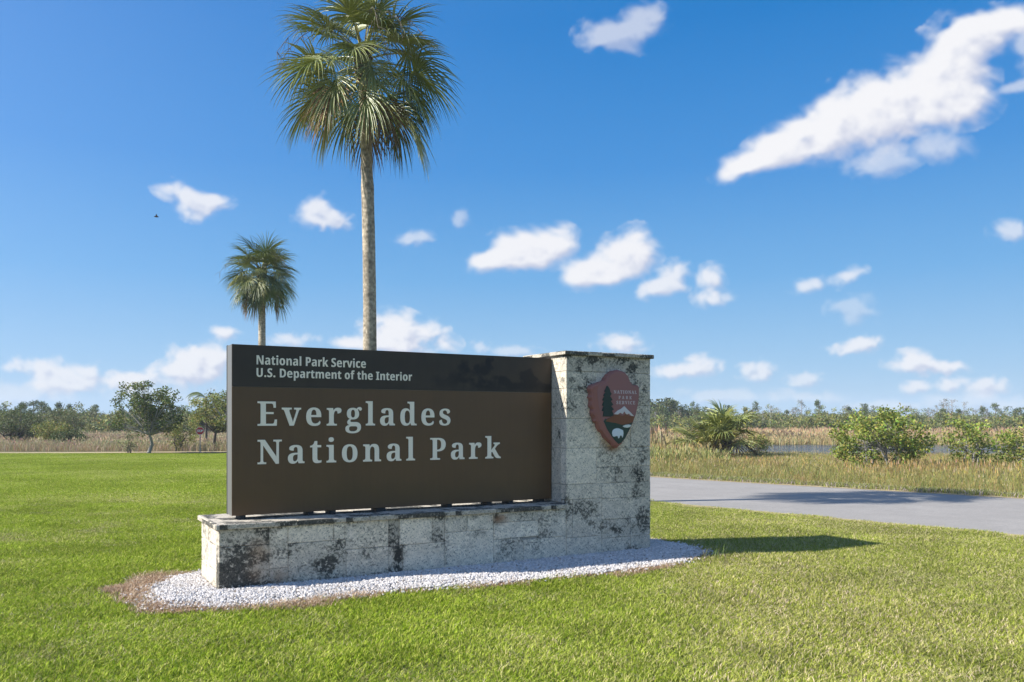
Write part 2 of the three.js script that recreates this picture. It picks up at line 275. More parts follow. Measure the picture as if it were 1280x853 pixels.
// what grows and runs on the face: [s, y, rs, ry, strength] dark growth; rust likewise
const DARK = [[0.2, 0.3, 0.28, 0.32, 0.42], [0.9, 0.2, 0.28, 0.2, 0.28], [4.45, 2.3, 0.7, 0.08, 0.5], [4.97, 1.4, 0.09, 0.8, 0.3], [3.98, 1.9, 0.2, 0.22, 0.3], [4.1, 0.5, 0.25, 0.2, 0.22], [1.5, 0.2, 0.2, 0.2, 0.2], [3.3, 0.25, 0.35, 0.1, 0.25], [1.13, 0.36, 0.10, 0.16, 0.75], [1.72, 0.48, 0.07, 0.16, 0.55], [1.765, 0.22, 0.065, 0.13, 1.25], [2.19, 0.38, 0.09, 0.10, 0.7], [2.3, 0.2, 0.03, 0.2, 0.5], [2.72, 0.4, 0.12, 0.05, 0.55], [2.9, 0.53, 0.03, 0.08, 0.8], [0.25, 0.03, 0.35, 0.06, 0.5], [1.3, 0.05, 0.6, 0.05, 0.55], [4.83, 1.0, 0.10, 0.09, 0.9], [4.9, 0.9, 0.08, 0.08, 0.6], [4.5, 0.33, 0.25, 0.14, 0.3], [4.92, 0.35, 0.14, 0.3, 0.35], [3.85, 0.56, 0.05, 0.14, 0.5], [2.5, 0.58, 0.6, 0.04, 0.4], [0.9, 0.62, 0.9, 0.04, 0.5], [0.06, 0.3, 0.08, 0.35, 0.35]];
const RUST = [[0.36, 0.38, 0.10, 0.12, 0.5], [0.33, 0.15, 0.09, 0.1, 0.45], [0.55, 0.1, 0.1, 0.1, 0.5], [2.95, 0.53, 0.09, 0.05, 0.9], [4.47, 1.285, 0.09, 0.05, 0.9], [4.35, 1.36, 0.06, 0.05, 0.4]];
const bump2 = (L, s, y) => { let m = 0; for (const [a, b, c, d, w] of L) { const q = ((s - a) / c) ** 2 + ((y - b) / d) ** 2; if (q < 4) m += w * Math.exp(-q); } return m; };
function stoneColor(x, y, lich, tone, dark, rust) {   // metres on the face
  const big = fbm(x * 5 + 3, y * 5, 3), mid = fbm(x * 22 + 9, y * 22 + 4, 3), w = noise(x * 14, y * 14 + 50) * 1.6;
  const f1 = fbm(x * 52 + w, y * 52 + 7 - w, 4), f2 = fbm(x * 120 + 31, y * 105, 3), drip = fbm(x * 55, y * 9 + 20, 3);
  let g = tone * (0.93 + 0.16 * (mid - 0.5) + 0.12 * (big - 0.5) + 0.09 * (f2 - 0.5));
  const cover = lich * (0.25 + 1.5 * smooth(0.34, 0.66, big)) + dark * (0.6 + 0.5 * drip);
  const grown = smooth(0.74, 0.52, f1 + 0.5 * (0.5 - cover) + 0.16 * (f2 - 0.5)) * clamp(0.25 + cover);
  const black = smooth(0.50, 0.30, f1 * 0.7 + f2 * 0.3 + 0.25 * (0.6 - cover)) * clamp(cover * 1.1);
  let r = g * 1.0, gg = g * 0.945, b = g * 0.855;
  r = lerp(r, 0.60, grown * 0.45); gg = lerp(gg, 0.575, grown * 0.45); b = lerp(b, 0.515, grown * 0.45);
  const k = clamp(black * 0.95 * (0.4 + 1.1 * f2) + clamp(dark - 0.75) * 0.9); r = lerp(r, 0.24, k); gg = lerp(gg, 0.235, k); b = lerp(b, 0.21, k);
  const u = clamp(rust * (0.5 + mid)) * 0.75; r = lerp(r, 0.52, u); gg = lerp(gg, 0.36, u); b = lerp(b, 0.24, u);
  const pit = smooth(0.30, 0.18, f2); return [lerp(r, r * 0.55, pit), lerp(gg, gg * 0.55, pit), lerp(b, b * 0.55, pit)];
}
const frontTex = dataTex(2048, 976, (u, v) => {
  const s = u * 5.1, y = v * 2.43; let l = 0.4, t = 0.9;
  for (const b of FRONT) if (s >= b[0] && s < b[1] && y >= b[2] && y < b[3]) { l = b[4]; t = b[5]; break; }
  return stoneColor(s, y, l * 0.8, 0.5 + 0.5 * t, bump2(DARK, s, y), bump2(RUST, s, y));
}, true, false);
const stoneBump = dataTex(1024, 1024, tiling((u, v) => 0) && ((u, v) => { const f = tiling((a, b) => 0.6 * fbm(a * 70, b * 70, 4) + 0.4 * smooth(0.25, 0.45, fbm(a * 160, b * 160, 2)))(u, v); return [f, f, f]; }), false);
const endTex = dataTex(1024, 1024, (u, v) => stoneColor(u * 2.4 + 20, v * 2.4, 0.28 + 0.3 * smooth(0.5, 0.7, fbm(u * 5, v * 5, 3)), 0.9, 0, 0));
const capTex = dataTex(512, 512, (u, v) => stoneColor(u * 1.2 + 50, v * 1.2, 0.75, 0.86, 0.12, 0));
const bumpFor = (t, ru, rv) => { const c = t.clone(); c.repeat.set(ru, rv); c.needsUpdate = true; return c; };
const frontMat = new THREE.MeshStandardMaterial({ map: frontTex, roughness: 0.95, bumpMap: bumpFor(stoneBump, 5.1 / 0.8, 2.43 / 0.8), bumpScale: 0.006 });
const endMat = new THREE.MeshStandardMaterial({ map: endTex, roughness: 0.95, bumpMap: bumpFor(stoneBump, 3, 3), bumpScale: 0.003 });
const capMat = new THREE.MeshStandardMaterial({ map: capTex, roughness: 0.95, bumpMap: bumpFor(stoneBump, 1.5, 1.5), bumpScale: 0.006 });
const mortarMat = mat([0.42, 0.40, 0.37], 1);
const wall = thing('stone_sign_base', 'weathered pale limestone block base rising to a tall square pillar, spotted with dark lichen', 'stone base', ORIGIN, A30);
{
  const r = rng(5), G = 0.0016;
  part('core', boxUV(new THREE.BoxGeometry(LEN - 0.05, BASE_TOP - 0.002, DEEP - 0.05).translate(LEN / 2, BASE_TOP / 2, -DEEP / 2), 1), mortarMat, wall);
  part('core', boxUV(new THREE.BoxGeometry(LEN - PIL - 0.05, PILLAR_TOP - BASE_TOP - 0.004, DEEP - 0.05).translate((LEN + PIL) / 2, (PILLAR_TOP + BASE_TOP) / 2, -DEEP / 2), 1), mortarMat, wall);
  for (const [a, b, c, d] of FRONT) {
    const z = (r() - 0.5) * 0.005, corner = a === 0 || b === LEN || (a === PIL && c >= 0.69), e0 = a === 0 || (a === PIL && c >= 0.69) ? 0 : G, e1 = b === LEN ? 0 : G;
    part('stone_block', setUV(chamferBox(a + e0, b - e1, c + G, d - G, corner ? -0.12 : -0.1, z, 0.004), (x, y, zz, nx, ny) => [(x + (Math.abs(nx) > 0.8 ? (nx > 0 ? zz : -zz) : Math.abs(ny) > 0.8 ? zz : 0)) / 5.1, y / 2.43]), frontMat, wall);
  }
  // courses round the ends and the back
  const side = (place, from, to, rows, m) => { for (let k = 1; k < rows.length; k++) { const cuts = [from]; let x = from; while (to - x > 0.62) { x += 0.3 + 0.3 * r(); if (to - x < 0.2) break; cuts.push(x); } cuts.push(to); for (let j = 1; j < cuts.length; j++) part('stone_block', boxUV(place(cuts[j - 1] + (j > 1 ? G : 0), cuts[j] - (j < cuts.length - 1 ? G : 0), rows[k - 1] + G, rows[k] - G, (r() - 0.5) * 0.006), 1 / 2.4), m, wall); } };
  const pilRows = [0.66, 0.875, 1.29, 1.632, 1.98, 2.178, PILLAR_TOP];
  side((a, b, c, d, o) => chamferBox(0.0 + o, 0.1, c, d, -b, -a, 0.004), 0.122, DEEP - 0.1, [0, 0.206, 0.44, BASE_TOP], endMat);
  side((a, b, c, d, o) => chamferBox(PIL + o, PIL + 0.1, c, d, -b, -a, 0.004), 0.122, DEEP - 0.1, pilRows, endMat);
  side((a, b, c, d, o) => chamferBox(LEN - 0.1, LEN + o, c, d, -b, -a, 0.004), 0.122, DEEP - 0.1, [0, 0.22, 0.44, 0.69, 0.87, 1.06, 1.29, 1.6, 1.98, 2.178, PILLAR_TOP], endMat);
  side((a, b, c, d, o) => chamferBox(a, b, c, d, -DEEP + o, -DEEP + 0.1, 0.007), 0, LEN, [0, 0.206, 0.431, BASE_TOP], endMat);
  side((a, b, c, d, o) => chamferBox(a, b, c, d, -DEEP + o, -DEEP + 0.1, 0.007), PIL, LEN, [0.604, 0.875, 1.29, 1.632, 1.98, 2.178, PILLAR_TOP], endMat);
  // coping slabs
  const cuts = [-0.035, 0.72, 1.45, 2.21, 2.9, 3.62, PIL - 0.002];
  for (let k = 1; k < cuts.length; k++) part('coping_slab', boxUV(chamferBox(cuts[k - 1] + 0.001, cuts[k] - 0.002, BASE_TOP, CAP_TOP + (r() - 0.5) * 0.003, -DEEP - 0.03, 0.03 + (r() - 0.5) * 0.004, 0.007), 1 / 1.2), capMat, wall);
  const pc = [PIL - 0.035, (PIL + LEN) / 2 + 0.1, LEN + 0.035];
  for (let k = 1; k < 3; k++) part('coping_slab', boxUV(chamferBox(pc[k - 1] + 0.001, pc[k] - 0.001, PILLAR_TOP, PCAP_TOP, -DEEP - 0.03, 0.035, 0.008), 1 / 1.2), capMat, wall);
}

// ---------------------------------------------------------------- sign cabinet with lettering
const sans = await new FontLoader().loadAsync('fonts/droid/droid_sans_bold.typeface.json');
const serif = await new FontLoader().loadAsync('fonts/droid/droid_serif_bold.typeface.json');
function lettering(font, text, capHeight, width, depth, squeeze = 1) {    // flat raised letters, tracked out to the given width
  const capUnits = (() => { const g = new THREE.ShapeGeometry(font.generateShapes('E', 1)); g.computeBoundingBox(); return g.boundingBox.max.y; })(), size = capHeight / capUnits;
  const advance = [...text].map((ch) => (font.data.glyphs[ch].ha / font.data.resolution) * size * squeeze), natural = advance.reduce((a, b) => a + b, 0), track = (width - natural) / (text.length - 1);
  const parts = []; let x = 0;
  [...text].forEach((ch, i) => {
    if (ch !== ' ') { const g = new THREE.ExtrudeGeometry(font.generateShapes(ch, size), { depth, bevelEnabled: false, curveSegments: 5 }); g.scale(squeeze, 1, 1); g.translate(x, 0, 0); parts.push(g); }
    x += advance[i] + track;
  });
  return mergeGeometries(parts);
}
const PANEL = { s0: 0.175, s1: 3.815, y0: 0.692, y1: 2.343, k: -0.30, t: 0.22, split: 1.937 };
const mildew = (s, y) => clamp(1.6 * (smooth(2.3, 2.7, s) * 0.8 + smooth(1.5, 2.2, s) * 0.25) * smooth(1.9, 2.05, y) * smooth(0.44, 0.66, fbm(s * 4.5 + 5, y * 5 + 2, 4)));
const headTex = dataTex(1024, 128, (u, v) => { const s = u * 3.64, y = PANEL.split + v * 0.4, m = mildew(s, y), f = fbm(s * 9, y * 9, 4) - 0.5, g = 0.205 + 0.03 * f, st = 0.012 * (fbm(s * 30, y * 3, 3) - 0.5); return [lerp(g * 1.12 + st, 0.08, m), lerp(g * 0.92 + st, 0.065, m), lerp(g * 0.70 + st, 0.05, m)]; }, true, false);
const faceTex = dataTex(1024, 512, (u, v) => { const s = u * 3.64, y = v * 1.25, f = fbm(s * 5 + 11, y * 5, 4) - 0.5, st = fbm(s * 40, y * 2.2, 3) - 0.5, g = 1 + 0.10 * f + 0.06 * st; return [0.375 * g, 0.27 * g, 0.155 * g]; }, true, false);
const cab = thing('sign_cabinet', 'wide dark brown park entrance sign cabinet with black header band and pale raised lettering', 'entrance sign', ORIGIN, A30);
{
  const { s0, s1, y0, y1, k, t, split } = PANEL, edge = mat([0.17, 0.165, 0.155], 0.5, { metalness: 0.35 });
  part('cabinet_body', boxUV(chamferBox(s0, s1, y0, y1, k - t, k - 0.004, 0.004), 1), edge, cab);
  part('back_trim', boxUV(chamferBox(s0 - 0.004, s1, y0 - 0.003, y1 + 0.004, k - t - 0.012, k - t + 0.012, 0.003), 1), mat([0.05, 0.048, 0.045], 0.5), cab);
  const fit = (g, yb, h) => setUV(g, (x, y) => [(x - s0) / 3.64, (y - yb) / h]);
  part('header_panel', fit(chamferBox(s0, s1, split + 0.0015, y1, k - 0.004, k, 0.002), split, 0.406), new THREE.MeshStandardMaterial({ map: headTex, roughness: 0.6 }), cab);
  part('face_panel', fit(chamferBox(s0, s1, y0, split - 0.0015, k - 0.004, k, 0.002), y0, 1.245), new THREE.MeshStandardMaterial({ map: faceTex, roughness: 0.45 }), cab);
  const white = mat([0.95, 0.85, 0.69], 0.7);
  const put = (font, text, cap, s, y, w, q) => part('lettering', lettering(font, text, cap, w, 0.007, q).translate(s, y, k), white, cab);
  put(sans, 'National Park Service', 0.089, 0.398, 2.155, 1.13, 0.88);
  put(sans, 'U.S. Department of the Interior', 0.086, 0.398, 2.034, 1.645, 0.90);
  put(serif, 'Everglades', 0.238, 0.408, 1.557, 2.10, 0.95);
  put(serif, 'National Park', 0.238, 0.408, 1.182, 2.72, 0.95);
  const foot = mat([0.03, 0.03, 0.03], 0.7);
  for (const s of [0.28, 0.95, 1.18, 1.72, 2.5, 3.0, 3.28, 3.7]) part('mounting_foot', boxUV(chamferBox(s - (s === 1.72 ? 0.07 : 0.03), s + 0.03, CAP_TOP - 0.001, y0 + 0.001, k - t + 0.03, k - 0.02, 0.003), 1), foot, cab);
}

// ---------------------------------------------------------------- arrowhead emblem
{
  const U = (x) => ((x - 50) / 465) * 0.714, W = (y) => ((800 - y) / 750) * 0.917, P = (pts) => pts.map(([x, y]) => new THREE.Vector2(U(x), W(y)));
  const em = thing('arrowhead_emblem', 'carved maroon arrowhead plaque with tree and mountain, fixed high on the stone pillar', 'emblem', [toWorld(4.108, 1.289, 0).x, 1.289, toWorld(4.108, 1.289, 0).z], A30);
  const outline = [[310, 798], [268, 775], [232, 728], [196, 700], [178, 655], [142, 620], [128, 575], [98, 545], [92, 500], [72, 470], [78, 428], [60, 395], [66, 350], [52, 318], [64, 280], [50, 240], [64, 205], [118, 182], [178, 160], [196, 128], [222, 92], [262, 62], [312, 50], [362, 60], [402, 86], [418, 118], [424, 152], [456, 186], [500, 192], [515, 212], [518, 262], [510, 330], [500, 400], [482, 476], [452, 560], [418, 640], [380, 716], [348, 766]];
  const stone = mat([0.30, 0.135, 0.12], 0.75), rim = mat([0.32, 0.13, 0.10], 0.85, { flatShading: true });
  const r = rng(3), jag = []; for (let i = 0; i < outline.length; i++) { const a = outline[i], b = outline[(i + 1) % outline.length]; jag.push(a, [lerp(a[0], b[0], 0.5) + (r() - 0.5) * 7, lerp(a[1], b[1], 0.5) + (r() - 0.5) * 7]); }
  const back = new THREE.ExtrudeGeometry(new THREE.Shape(P(jag)), { depth: 0.05, bevelEnabled: true, bevelThickness: 0.035, bevelSize: 0.03, bevelOffset: -0.03, bevelSegments: 2 });
  const bp = back.attributes.position; for (let i = 0; i < bp.count; i++) { const x = bp.getX(i), y = bp.getY(i), z = bp.getZ(i), n = fbm(x * 60 + z * 40, y * 60, 2) - 0.5; if (z < 0.082) bp.setXYZ(i, x + n * 0.02, y + n * 0.02, z); }
  back.computeVertexNormals(); part('chipped_rim', boxUV(back.translate(0, 0, 0.0)), rim, em);
  const F = 0.0855, relief = (name, pts, m, z0, z1, seg = 1) => part(name, boxUV(new THREE.ExtrudeGeometry(new THREE.Shape(P(pts)), { depth: z1 - z0, bevelEnabled: true, bevelThickness: 0.0025, bevelSize: 0.003, bevelSegments: seg, bevelOffset: -0.003 }).translate(0, 0, z0)), m, em);
  const inner = [[308, 768], [278, 740], [238, 690], [196, 620], [160, 540], [140, 480], [122, 400], [112, 330], [108, 260], [118, 212], [180, 180], [206, 140], [232, 102], [268, 74], [312, 64], [356, 72], [394, 98], [410, 130], [420, 165], [450, 198], [498, 206], [508, 228], [508, 290], [496, 390], [476, 480], [444, 565], [408, 645], [372, 712], [336, 755]];
  relief('field', inner, stone, F - 0.004, F);
  const T = []; const tl = [[195, 205], [182, 240], [172, 262], [184, 266], [160, 300], [174, 304], [152, 345], [168, 350], [150, 395], [166, 400], [148, 445], [166, 450], [158, 500]], tr = [[232, 500], [262, 486], [244, 445], [262, 430], [236, 400], [256, 385], [232, 350], [250, 340], [226, 304], [242, 282], [228, 262], [222, 235], [208, 212]];
  T.push(...tl, ...tr);
  relief('green_ground', [[308, 764], [280, 736], [242, 690], [200, 620], [168, 545], [180, 520], [260, 545], [360, 560], [446, 548], [404, 645], [368, 712], [334, 752]], mat([0.022, 0.05, 0.032], 0.7), F, F + 0.004);
  relief('brown_hills', [[186, 545], [200, 520], [240, 502], [270, 484], [300, 476], [350, 492], [380, 470], [410, 492], [462, 496], [446, 552], [400, 570], [340, 580], [280, 562], [240, 556]], mat([0.21, 0.075, 0.03], 0.7), F, F + 0.006);
  relief('snowy_mountain', [[264, 474], [300, 440], [330, 426], [362, 398], [392, 430], [420, 456], [458, 496], [430, 492], [406, 470], [384, 482], [362, 448], [346, 476], [322, 462], [300, 482]], mat([0.66, 0.60, 0.58], 0.7), F, F + 0.007);
  relief('pine_tree_relief', T, mat([0.018, 0.038, 0.028], 0.7), F + 0.002, F + 0.009);
  relief('white_lake', [[344, 592], [372, 580], [404, 576], [430, 582], [420, 600], [392, 608], [362, 604]], mat([0.72, 0.72, 0.66], 0.7), F + 0.002, F + 0.007);
  relief('bison_relief', [[244, 660], [248, 636], [262, 620], [284, 612], [306, 612], [330, 622], [350, 632], [354, 660], [350, 690], [342, 704], [336, 684], [322, 682], [314, 706], [304, 710], [296, 686], [276, 690], [262, 694], [250, 684]], mat([0.70, 0.75, 0.76], 0.7), F + 0.002, F + 0.008);
  const pale = mat([0.62, 0.55, 0.54], 0.7), word = (t, x0, x1, y, capPx) => part('lettering', lettering(serif, t, (capPx / 750) * 0.917, U(x1) - U(x0), 0.004, 0.95).translate(U(x0), W(y), F), pale, em);
  word('NATIONAL', 262, 486, 278, 32); word('PARK', 308, 436, 330, 30); word('SERVICE', 288, 470, 380, 32);
}

// ---------------------------------------------------------------- gravel bed and soil
const GRAVEL = [[-0.66, 0.02], [-0.56, 0.36], [-0.1, 0.62], [0.37, 0.70], [1.05, 0.70], [1.73, 0.74], [2.39, 0.86], [3.02, 0.9], [3.95, 0.92], [4.85, 0.81], [5.5, 0.5], [5.74, 0.1], [5.72, -0.65], [5.4, -1.2], [4, -1.4], [2, -1.35], [0.3, -1.28], [-0.3, -1.12], [-0.68, -0.6]];
const inPoly = (P, x, y) => { let c = false; for (let i = 0, j = P.length - 1; i < P.length; j = i++) if (P[i][1] > y !== P[j][1] > y && x < ((P[j][0] - P[i][0]) * (y - P[i][1])) / (P[j][1] - P[i][1]) + P[i][0]) c = !c; return c; };
const edgeDist = (P, x, y) => { let m = 1e9; for (let i = 0, j = P.length - 1; i < P.length; j = i++) { const [ax, ay] = P[j], [bx, by] = P[i], t = clamp(((x - ax) * (bx - ax) + (y - ay) * (by - ay)) / ((bx - ax) ** 2 + (by - ay) ** 2)); m = Math.min(m, Math.hypot(x - ax - t * (bx - ax), y - ay - t * (by - ay))); } return m; };
const localOf = (X, d) => { const dx = X - ORIGIN[0], dz = -d - ORIGIN[2]; return [dx * Math.cos(A30) - dz * Math.sin(A30), dx * Math.sin(A30) + dz * Math.cos(A30)]; };
const signedGravel = (s, k) => (inPoly(GRAVEL, s, k) ? 1 : -1) * edgeDist(GRAVEL, s, k);
const onWall = (s, k) => s > -0.02 && s < LEN + 0.02 && k < 0.02 && k > -DEEP - 0.02;
const soilWidth = (s, k) => 0.01 + 0.08 * smooth(0.1, -0.7, s) + 0.24 * smooth(0.3, 0.75, fbm(s * 2.6 + 9, k * 2.6, 3)) * smooth(-0.3, 0.4, 0.6 - s * 0.12);
{
  const soilTex = dataTex(512, 512, (u, v) => { const a = grain(u, v), b = coarse(u, v), k = 0.7 + 0.6 * a; return [lerp(0.46, 0.60, b) * k, lerp(0.34, 0.48, b) * k, lerp(0.25, 0.37, b) * k]; });
  const mkGrid = (test, height, name, m, tex) => {
    const p = [], idx = [], N = 0.06, map = new Map(), id = (i, j) => { const key = i + ',' + j; if (!map.has(key)) { const s = i * N, k = j * N, w = toWorld(s, height(s, k), k); p.push(w.x, w.y, w.z); map.set(key, p.length / 3 - 1); } return map.get(key); };
    for (let i = -26; i < 114; i++) for (let j = -34; j < 28; j++) { const s = (i + 0.5) * N, k = (j + 0.5) * N; if (!test(s, k)) continue; const a = id(i, j), b = id(i + 1, j), c = id(i + 1, j + 1), d = id(i, j + 1); idx.push(a, d, b, b, d, c); }
    const g = new THREE.BufferGeometry(); g.setAttribute('position', new THREE.Float32BufferAttribute(p, 3)); g.setIndex(idx); g.computeVertexNormals(); setUV(g, (x, y, z) => [x * 0.5, z * 0.5]);
    return setting(name, g, m);
  };
  mkGrid((s, k) => signedGravel(s, k) > -soilWidth(s, k), (s, k) => 0.006 + 0.012 * smooth(-0.4, 0, signedGravel(s, k)) + 0.006 * noise(s * 9, k * 9), 'soil_edge', new THREE.MeshStandardMaterial({ map: soilTex, roughness: 1 }));
  const moundY = (s, k) => 0.012 + 0.03 * smooth(0, 0.35, signedGravel(s, k)) + 0.012 * noise(s * 7, k * 7);
  mkGrid((s, k) => signedGravel(s, k) > 0.0 && !onWall(s + 0.05, k) , moundY, 'gravel_bed', mat([0.36, 0.35, 0.335], 1));
  const r = rng(77), list = [[], [], []];
  for (let i = 0; i < 90000; i++) {
    const s = lerp(-0.95, 5.95, r()), k = lerp(-1.55, 1.05, r()), sd = signedGravel(s, k);
    if (onWall(s, k)) continue;
    const thin = smooth(0.1, -0.6, s) * 0.5;
    if (sd < -0.12 || (sd < 0 && r() > 0.08) || (sd >= 0 && sd < 0.16 && r() < 0.25 + thin)) continue;
    if (s < -0.3 && k < -0.1 && fbm(s * 4, k * 4, 3) < 0.52 && r() < 0.75) continue;
    const w = toWorld(s, moundY(s, k) + 0.004 + 0.008 * r(), k), g = 0.45 + 0.3 * r(), warm = r();
    list[Math.floor(r() * 3)].push({ x: w.x, y: w.y, z: w.z, turn: r() * 6.3, tx: r() * 6.3, tz: r() * 6.3, s: 0.007 + 0.010 * r() * r() + 0.004 * r(), sy: 0.6 + 0.3 * r(), color: r() < 0.05 ? [0.3, 0.26, 0.22] : [g, g * lerp(0.92, 0.96, warm), g * lerp(0.82, 0.92, warm)] });
  }
  const pm = mat([0.92, 0.92, 0.94], 0.9);
  for (const L of list) { const g = new THREE.DodecahedronGeometry(1, 0), p = g.attributes.position, seen = new Map(); for (let i = 0; i < p.count; i++) { const key = [p.getX(i), p.getY(i), p.getZ(i)].map((x) => x.toFixed(3)).join(); if (!seen.has(key)) seen.set(key, 0.7 + 0.55 * r()); const f = seen.get(key); p.setXYZ(i, p.getX(i) * f, p.getY(i) * f, p.getZ(i) * f); } g.computeVertexNormals(); boxUV(g); stuff('gravel', 'white limestone gravel heaped around the stone sign base', 'gravel', g, pm, L); }
}

// ---------------------------------------------------------------- lawn grass
function grassPatch(seed, n, radius, hMin, hMax, width, palette, lean = 0.5) {
  const r = rng(seed), b = new Builder();
  for (let i = 0; i < n; i++) {
    const a = r() * 6.283, q = Math.sqrt(r()) * radius, x = Math.cos(a) * q, z = Math.sin(a) * q, h = lerp(hMin, hMax, r()), t = r() * 6.283, l = h * lean * (0.3 + r()), w = width * (0.7 + 0.6 * r());
    const lx = Math.cos(t) * l, lz = Math.sin(t) * l, f = t + 1.57 + (r() - 0.5), wx = Math.cos(f) * w * 0.5, wz = Math.sin(f) * w * 0.5, c = palette[Math.floor(r() * palette.length)], v = 0.8 + 0.4 * r(), C = c.map((e) => e * v);
    const A = b.v(x - wx, 0, z - wz, C), B = b.v(x + wx, 0, z + wz, C), D = b.v(x + lx * 0.45 + wx * 0.9, h * 0.6, z + lz * 0.45 + wz * 0.9, C), E2 = b.v(x + lx * 0.45 - wx * 0.9, h * 0.6, z + lz * 0.45 - wz * 0.9, C), T = b.v(x + lx, h * (1 - 0.25 * r()), z + lz, C);
    b.quad(A, B, D, E2); b.tri(E2, D, T);
  }
  return b.geometry();
}
const GREEN = [[0.32, 0.42, 0.03], [0.39, 0.48, 0.05], [0.26, 0.36, 0.022], [0.45, 0.52, 0.085], [0.52, 0.55, 0.14], [0.18, 0.27, 0.018], [0.62, 0.57, 0.25]];
const lawnMat = leafMat([1, 1, 1], { roughness: 0.8, transmission: 0.35, specularIntensity: 0.2 });
const isLawn = (X, d) => { if (d > 41.2 || X > nearX(d) - 0.12) return false; const [s, k] = localOf(X, d); return !(s > -1.5 && s < 6.4 && k > -1.9 && k < 1.5 && signedGravel(s, k) > -soilWidth(s, k) * 0.75); };
function lawnTint(X, d) {
  const a = fbm(X * 0.35 + 30, d * 0.35, 4), b = fbm(X * 1.6 + 7, d * 1.6, 3), right = smooth(-1.5, 3.5, X + (a - 0.5) * 4) * smooth(40, 12, d);
  const dry = clamp(right * 0.75 + smooth(0.52, 0.75, a) * 0.35 + smooth(0.56, 0.75, b) * 0.55), v = 0.92 + 0.55 * (b - 0.5) + 0.3 * (a - 0.5);
  return [v * lerp(0.97, 1.12, dry), v * lerp(1.03, 0.95, dry), v * lerp(0.55, 1.6, dry)];
}
{
  const r = rng(21), straw = [], near = [[], [], [], []], far = [[], [], []];
  const P = [1, 2, 3, 4].map((s) => grassPatch(s, 420, 0.24, 0.014, 0.042, 0.0048, GREEN, 1.3)), Q = [5, 6, 7].map((s) => grassPatch(s, 800, 0.55, 0.02, 0.045, 0.009, GREEN, 1.4));
  for (let d = 3.9; d < 17; d += 0.17) for (let X = -0.72 * d - 1; X < 0.72 * d + 1; X += 0.17) { const x = X + (r() - 0.5) * 0.17, e = d + (r() - 0.5) * 0.17; if (!isLawn(x, e)) continue; const h = fbm(x * 2.1, e * 2.1 + 70, 3); const thin = fbm(x * 1.3 + 200, e * 1.3, 3), tv = 0.82 + 0.36 * r(), tc = lawnTint(x, e).map((q) => q * tv); if (r() < 0.22 + 0.55 * smooth(0.48, 0.72, thin)) straw.push({ x, z: -e, turn: r() * 6.3, s: 0.7 + 0.5 * r(), sy: 0.7 + 0.5 * r(), color: [tv, tv, tv] }); if (r() < 0.35 * smooth(0.55, 0.75, thin)) continue; near[Math.floor(r() * 4)].push({ x, z: -e, turn: r() * 6.3, s: 0.8 + 0.4 * r(), sy: 0.5 + 1.2 * h, color: tc }); }
  for (let d = 17; d < 41.5; d += 0.4) for (let X = -0.75 * d - 3; X < Math.min(0.75 * d, nearX(d)); X += 0.4) { const x = X + (r() - 0.5) * 0.4, e = d + (r() - 0.5) * 0.4; if (!isLawn(x, e)) continue; far[Math.floor(r() * 3)].push({ x, z: -e, turn: r() * 6.3, s: 0.9 + 0.3 * r(), color: lawnTint(x, e) }); }
  near.forEach((L, i) => stuff('lawn_grass', 'short mown green lawn grass around the sign', 'grass', P[i], lawnMat, L));
  far.forEach((L, i) => stuff('lawn_grass', 'short mown green lawn grass around the sign', 'grass', Q[i], lawnMat, L));
  stuff('straw_grass', 'pale dry straw blades scattered through the lawn', 'dry grass', grassPatch(44, 130, 0.2, 0.012, 0.045, 0.0045, [[0.50, 0.45, 0.20], [0.40, 0.36, 0.15], [0.58, 0.53, 0.28], [0.30, 0.28, 0.10], [0.22, 0.24, 0.07]], 1.6), lawnMat, straw);
  // dead grass round the gravel
  const D = grassPatch(40, 120, 0.13, 0.015, 0.045, 0.005, [[0.56, 0.43, 0.29], [0.46, 0.32, 0.21], [0.66, 0.54, 0.38], [0.38, 0.25, 0.16]], 1.3), L = [];
  for (let i = 0; i < 5000; i++) { const s = lerp(-1.4, 6.2, r()), k = lerp(-1.9, 1.5, r()), g = signedGravel(s, k); if (onWall(s, k) || g < -soilWidth(s, k) * 1.15 || g > 0.05 + 0.3 * smooth(-0.2, -0.6, s)) continue; if (g > -0.02 && r() < 0.55) continue; if (s > 1.2 && r() < 0.6) continue; const w = toWorld(s, 0.012, k); L.push({ x: w.x, y: w.y, z: w.z, turn: r() * 6.3, s: 0.8 + 0.5 * r() }); }
  stuff('dead_grass', 'brown dead grass and soil at the rim of the gravel', 'dead grass', D, lawnMat, L);
  // a few tall weeds at the gravel's end
  const Wd = grassPatch(43, 18, 0.12, 0.08, 0.2, 0.006, [[0.2, 0.28, 0.08], [0.42, 0.38, 0.2]], 0.7);
  stuff('tall_weeds', 'wispy tall weeds beside the gravel near the pillar', 'weeds', Wd, lawnMat, [[5.85, 0.05], [5.95, -0.3], [6.05, 0.2], [5.6, 0.62], [5.35, 0.78]].map(([s, k], i) => { const w = toWorld(s, 0, k); return { x: w.x, z: w.z, y: 0, turn: i * 1.3, s: 0.7 + 0.1 * i }; }));
}

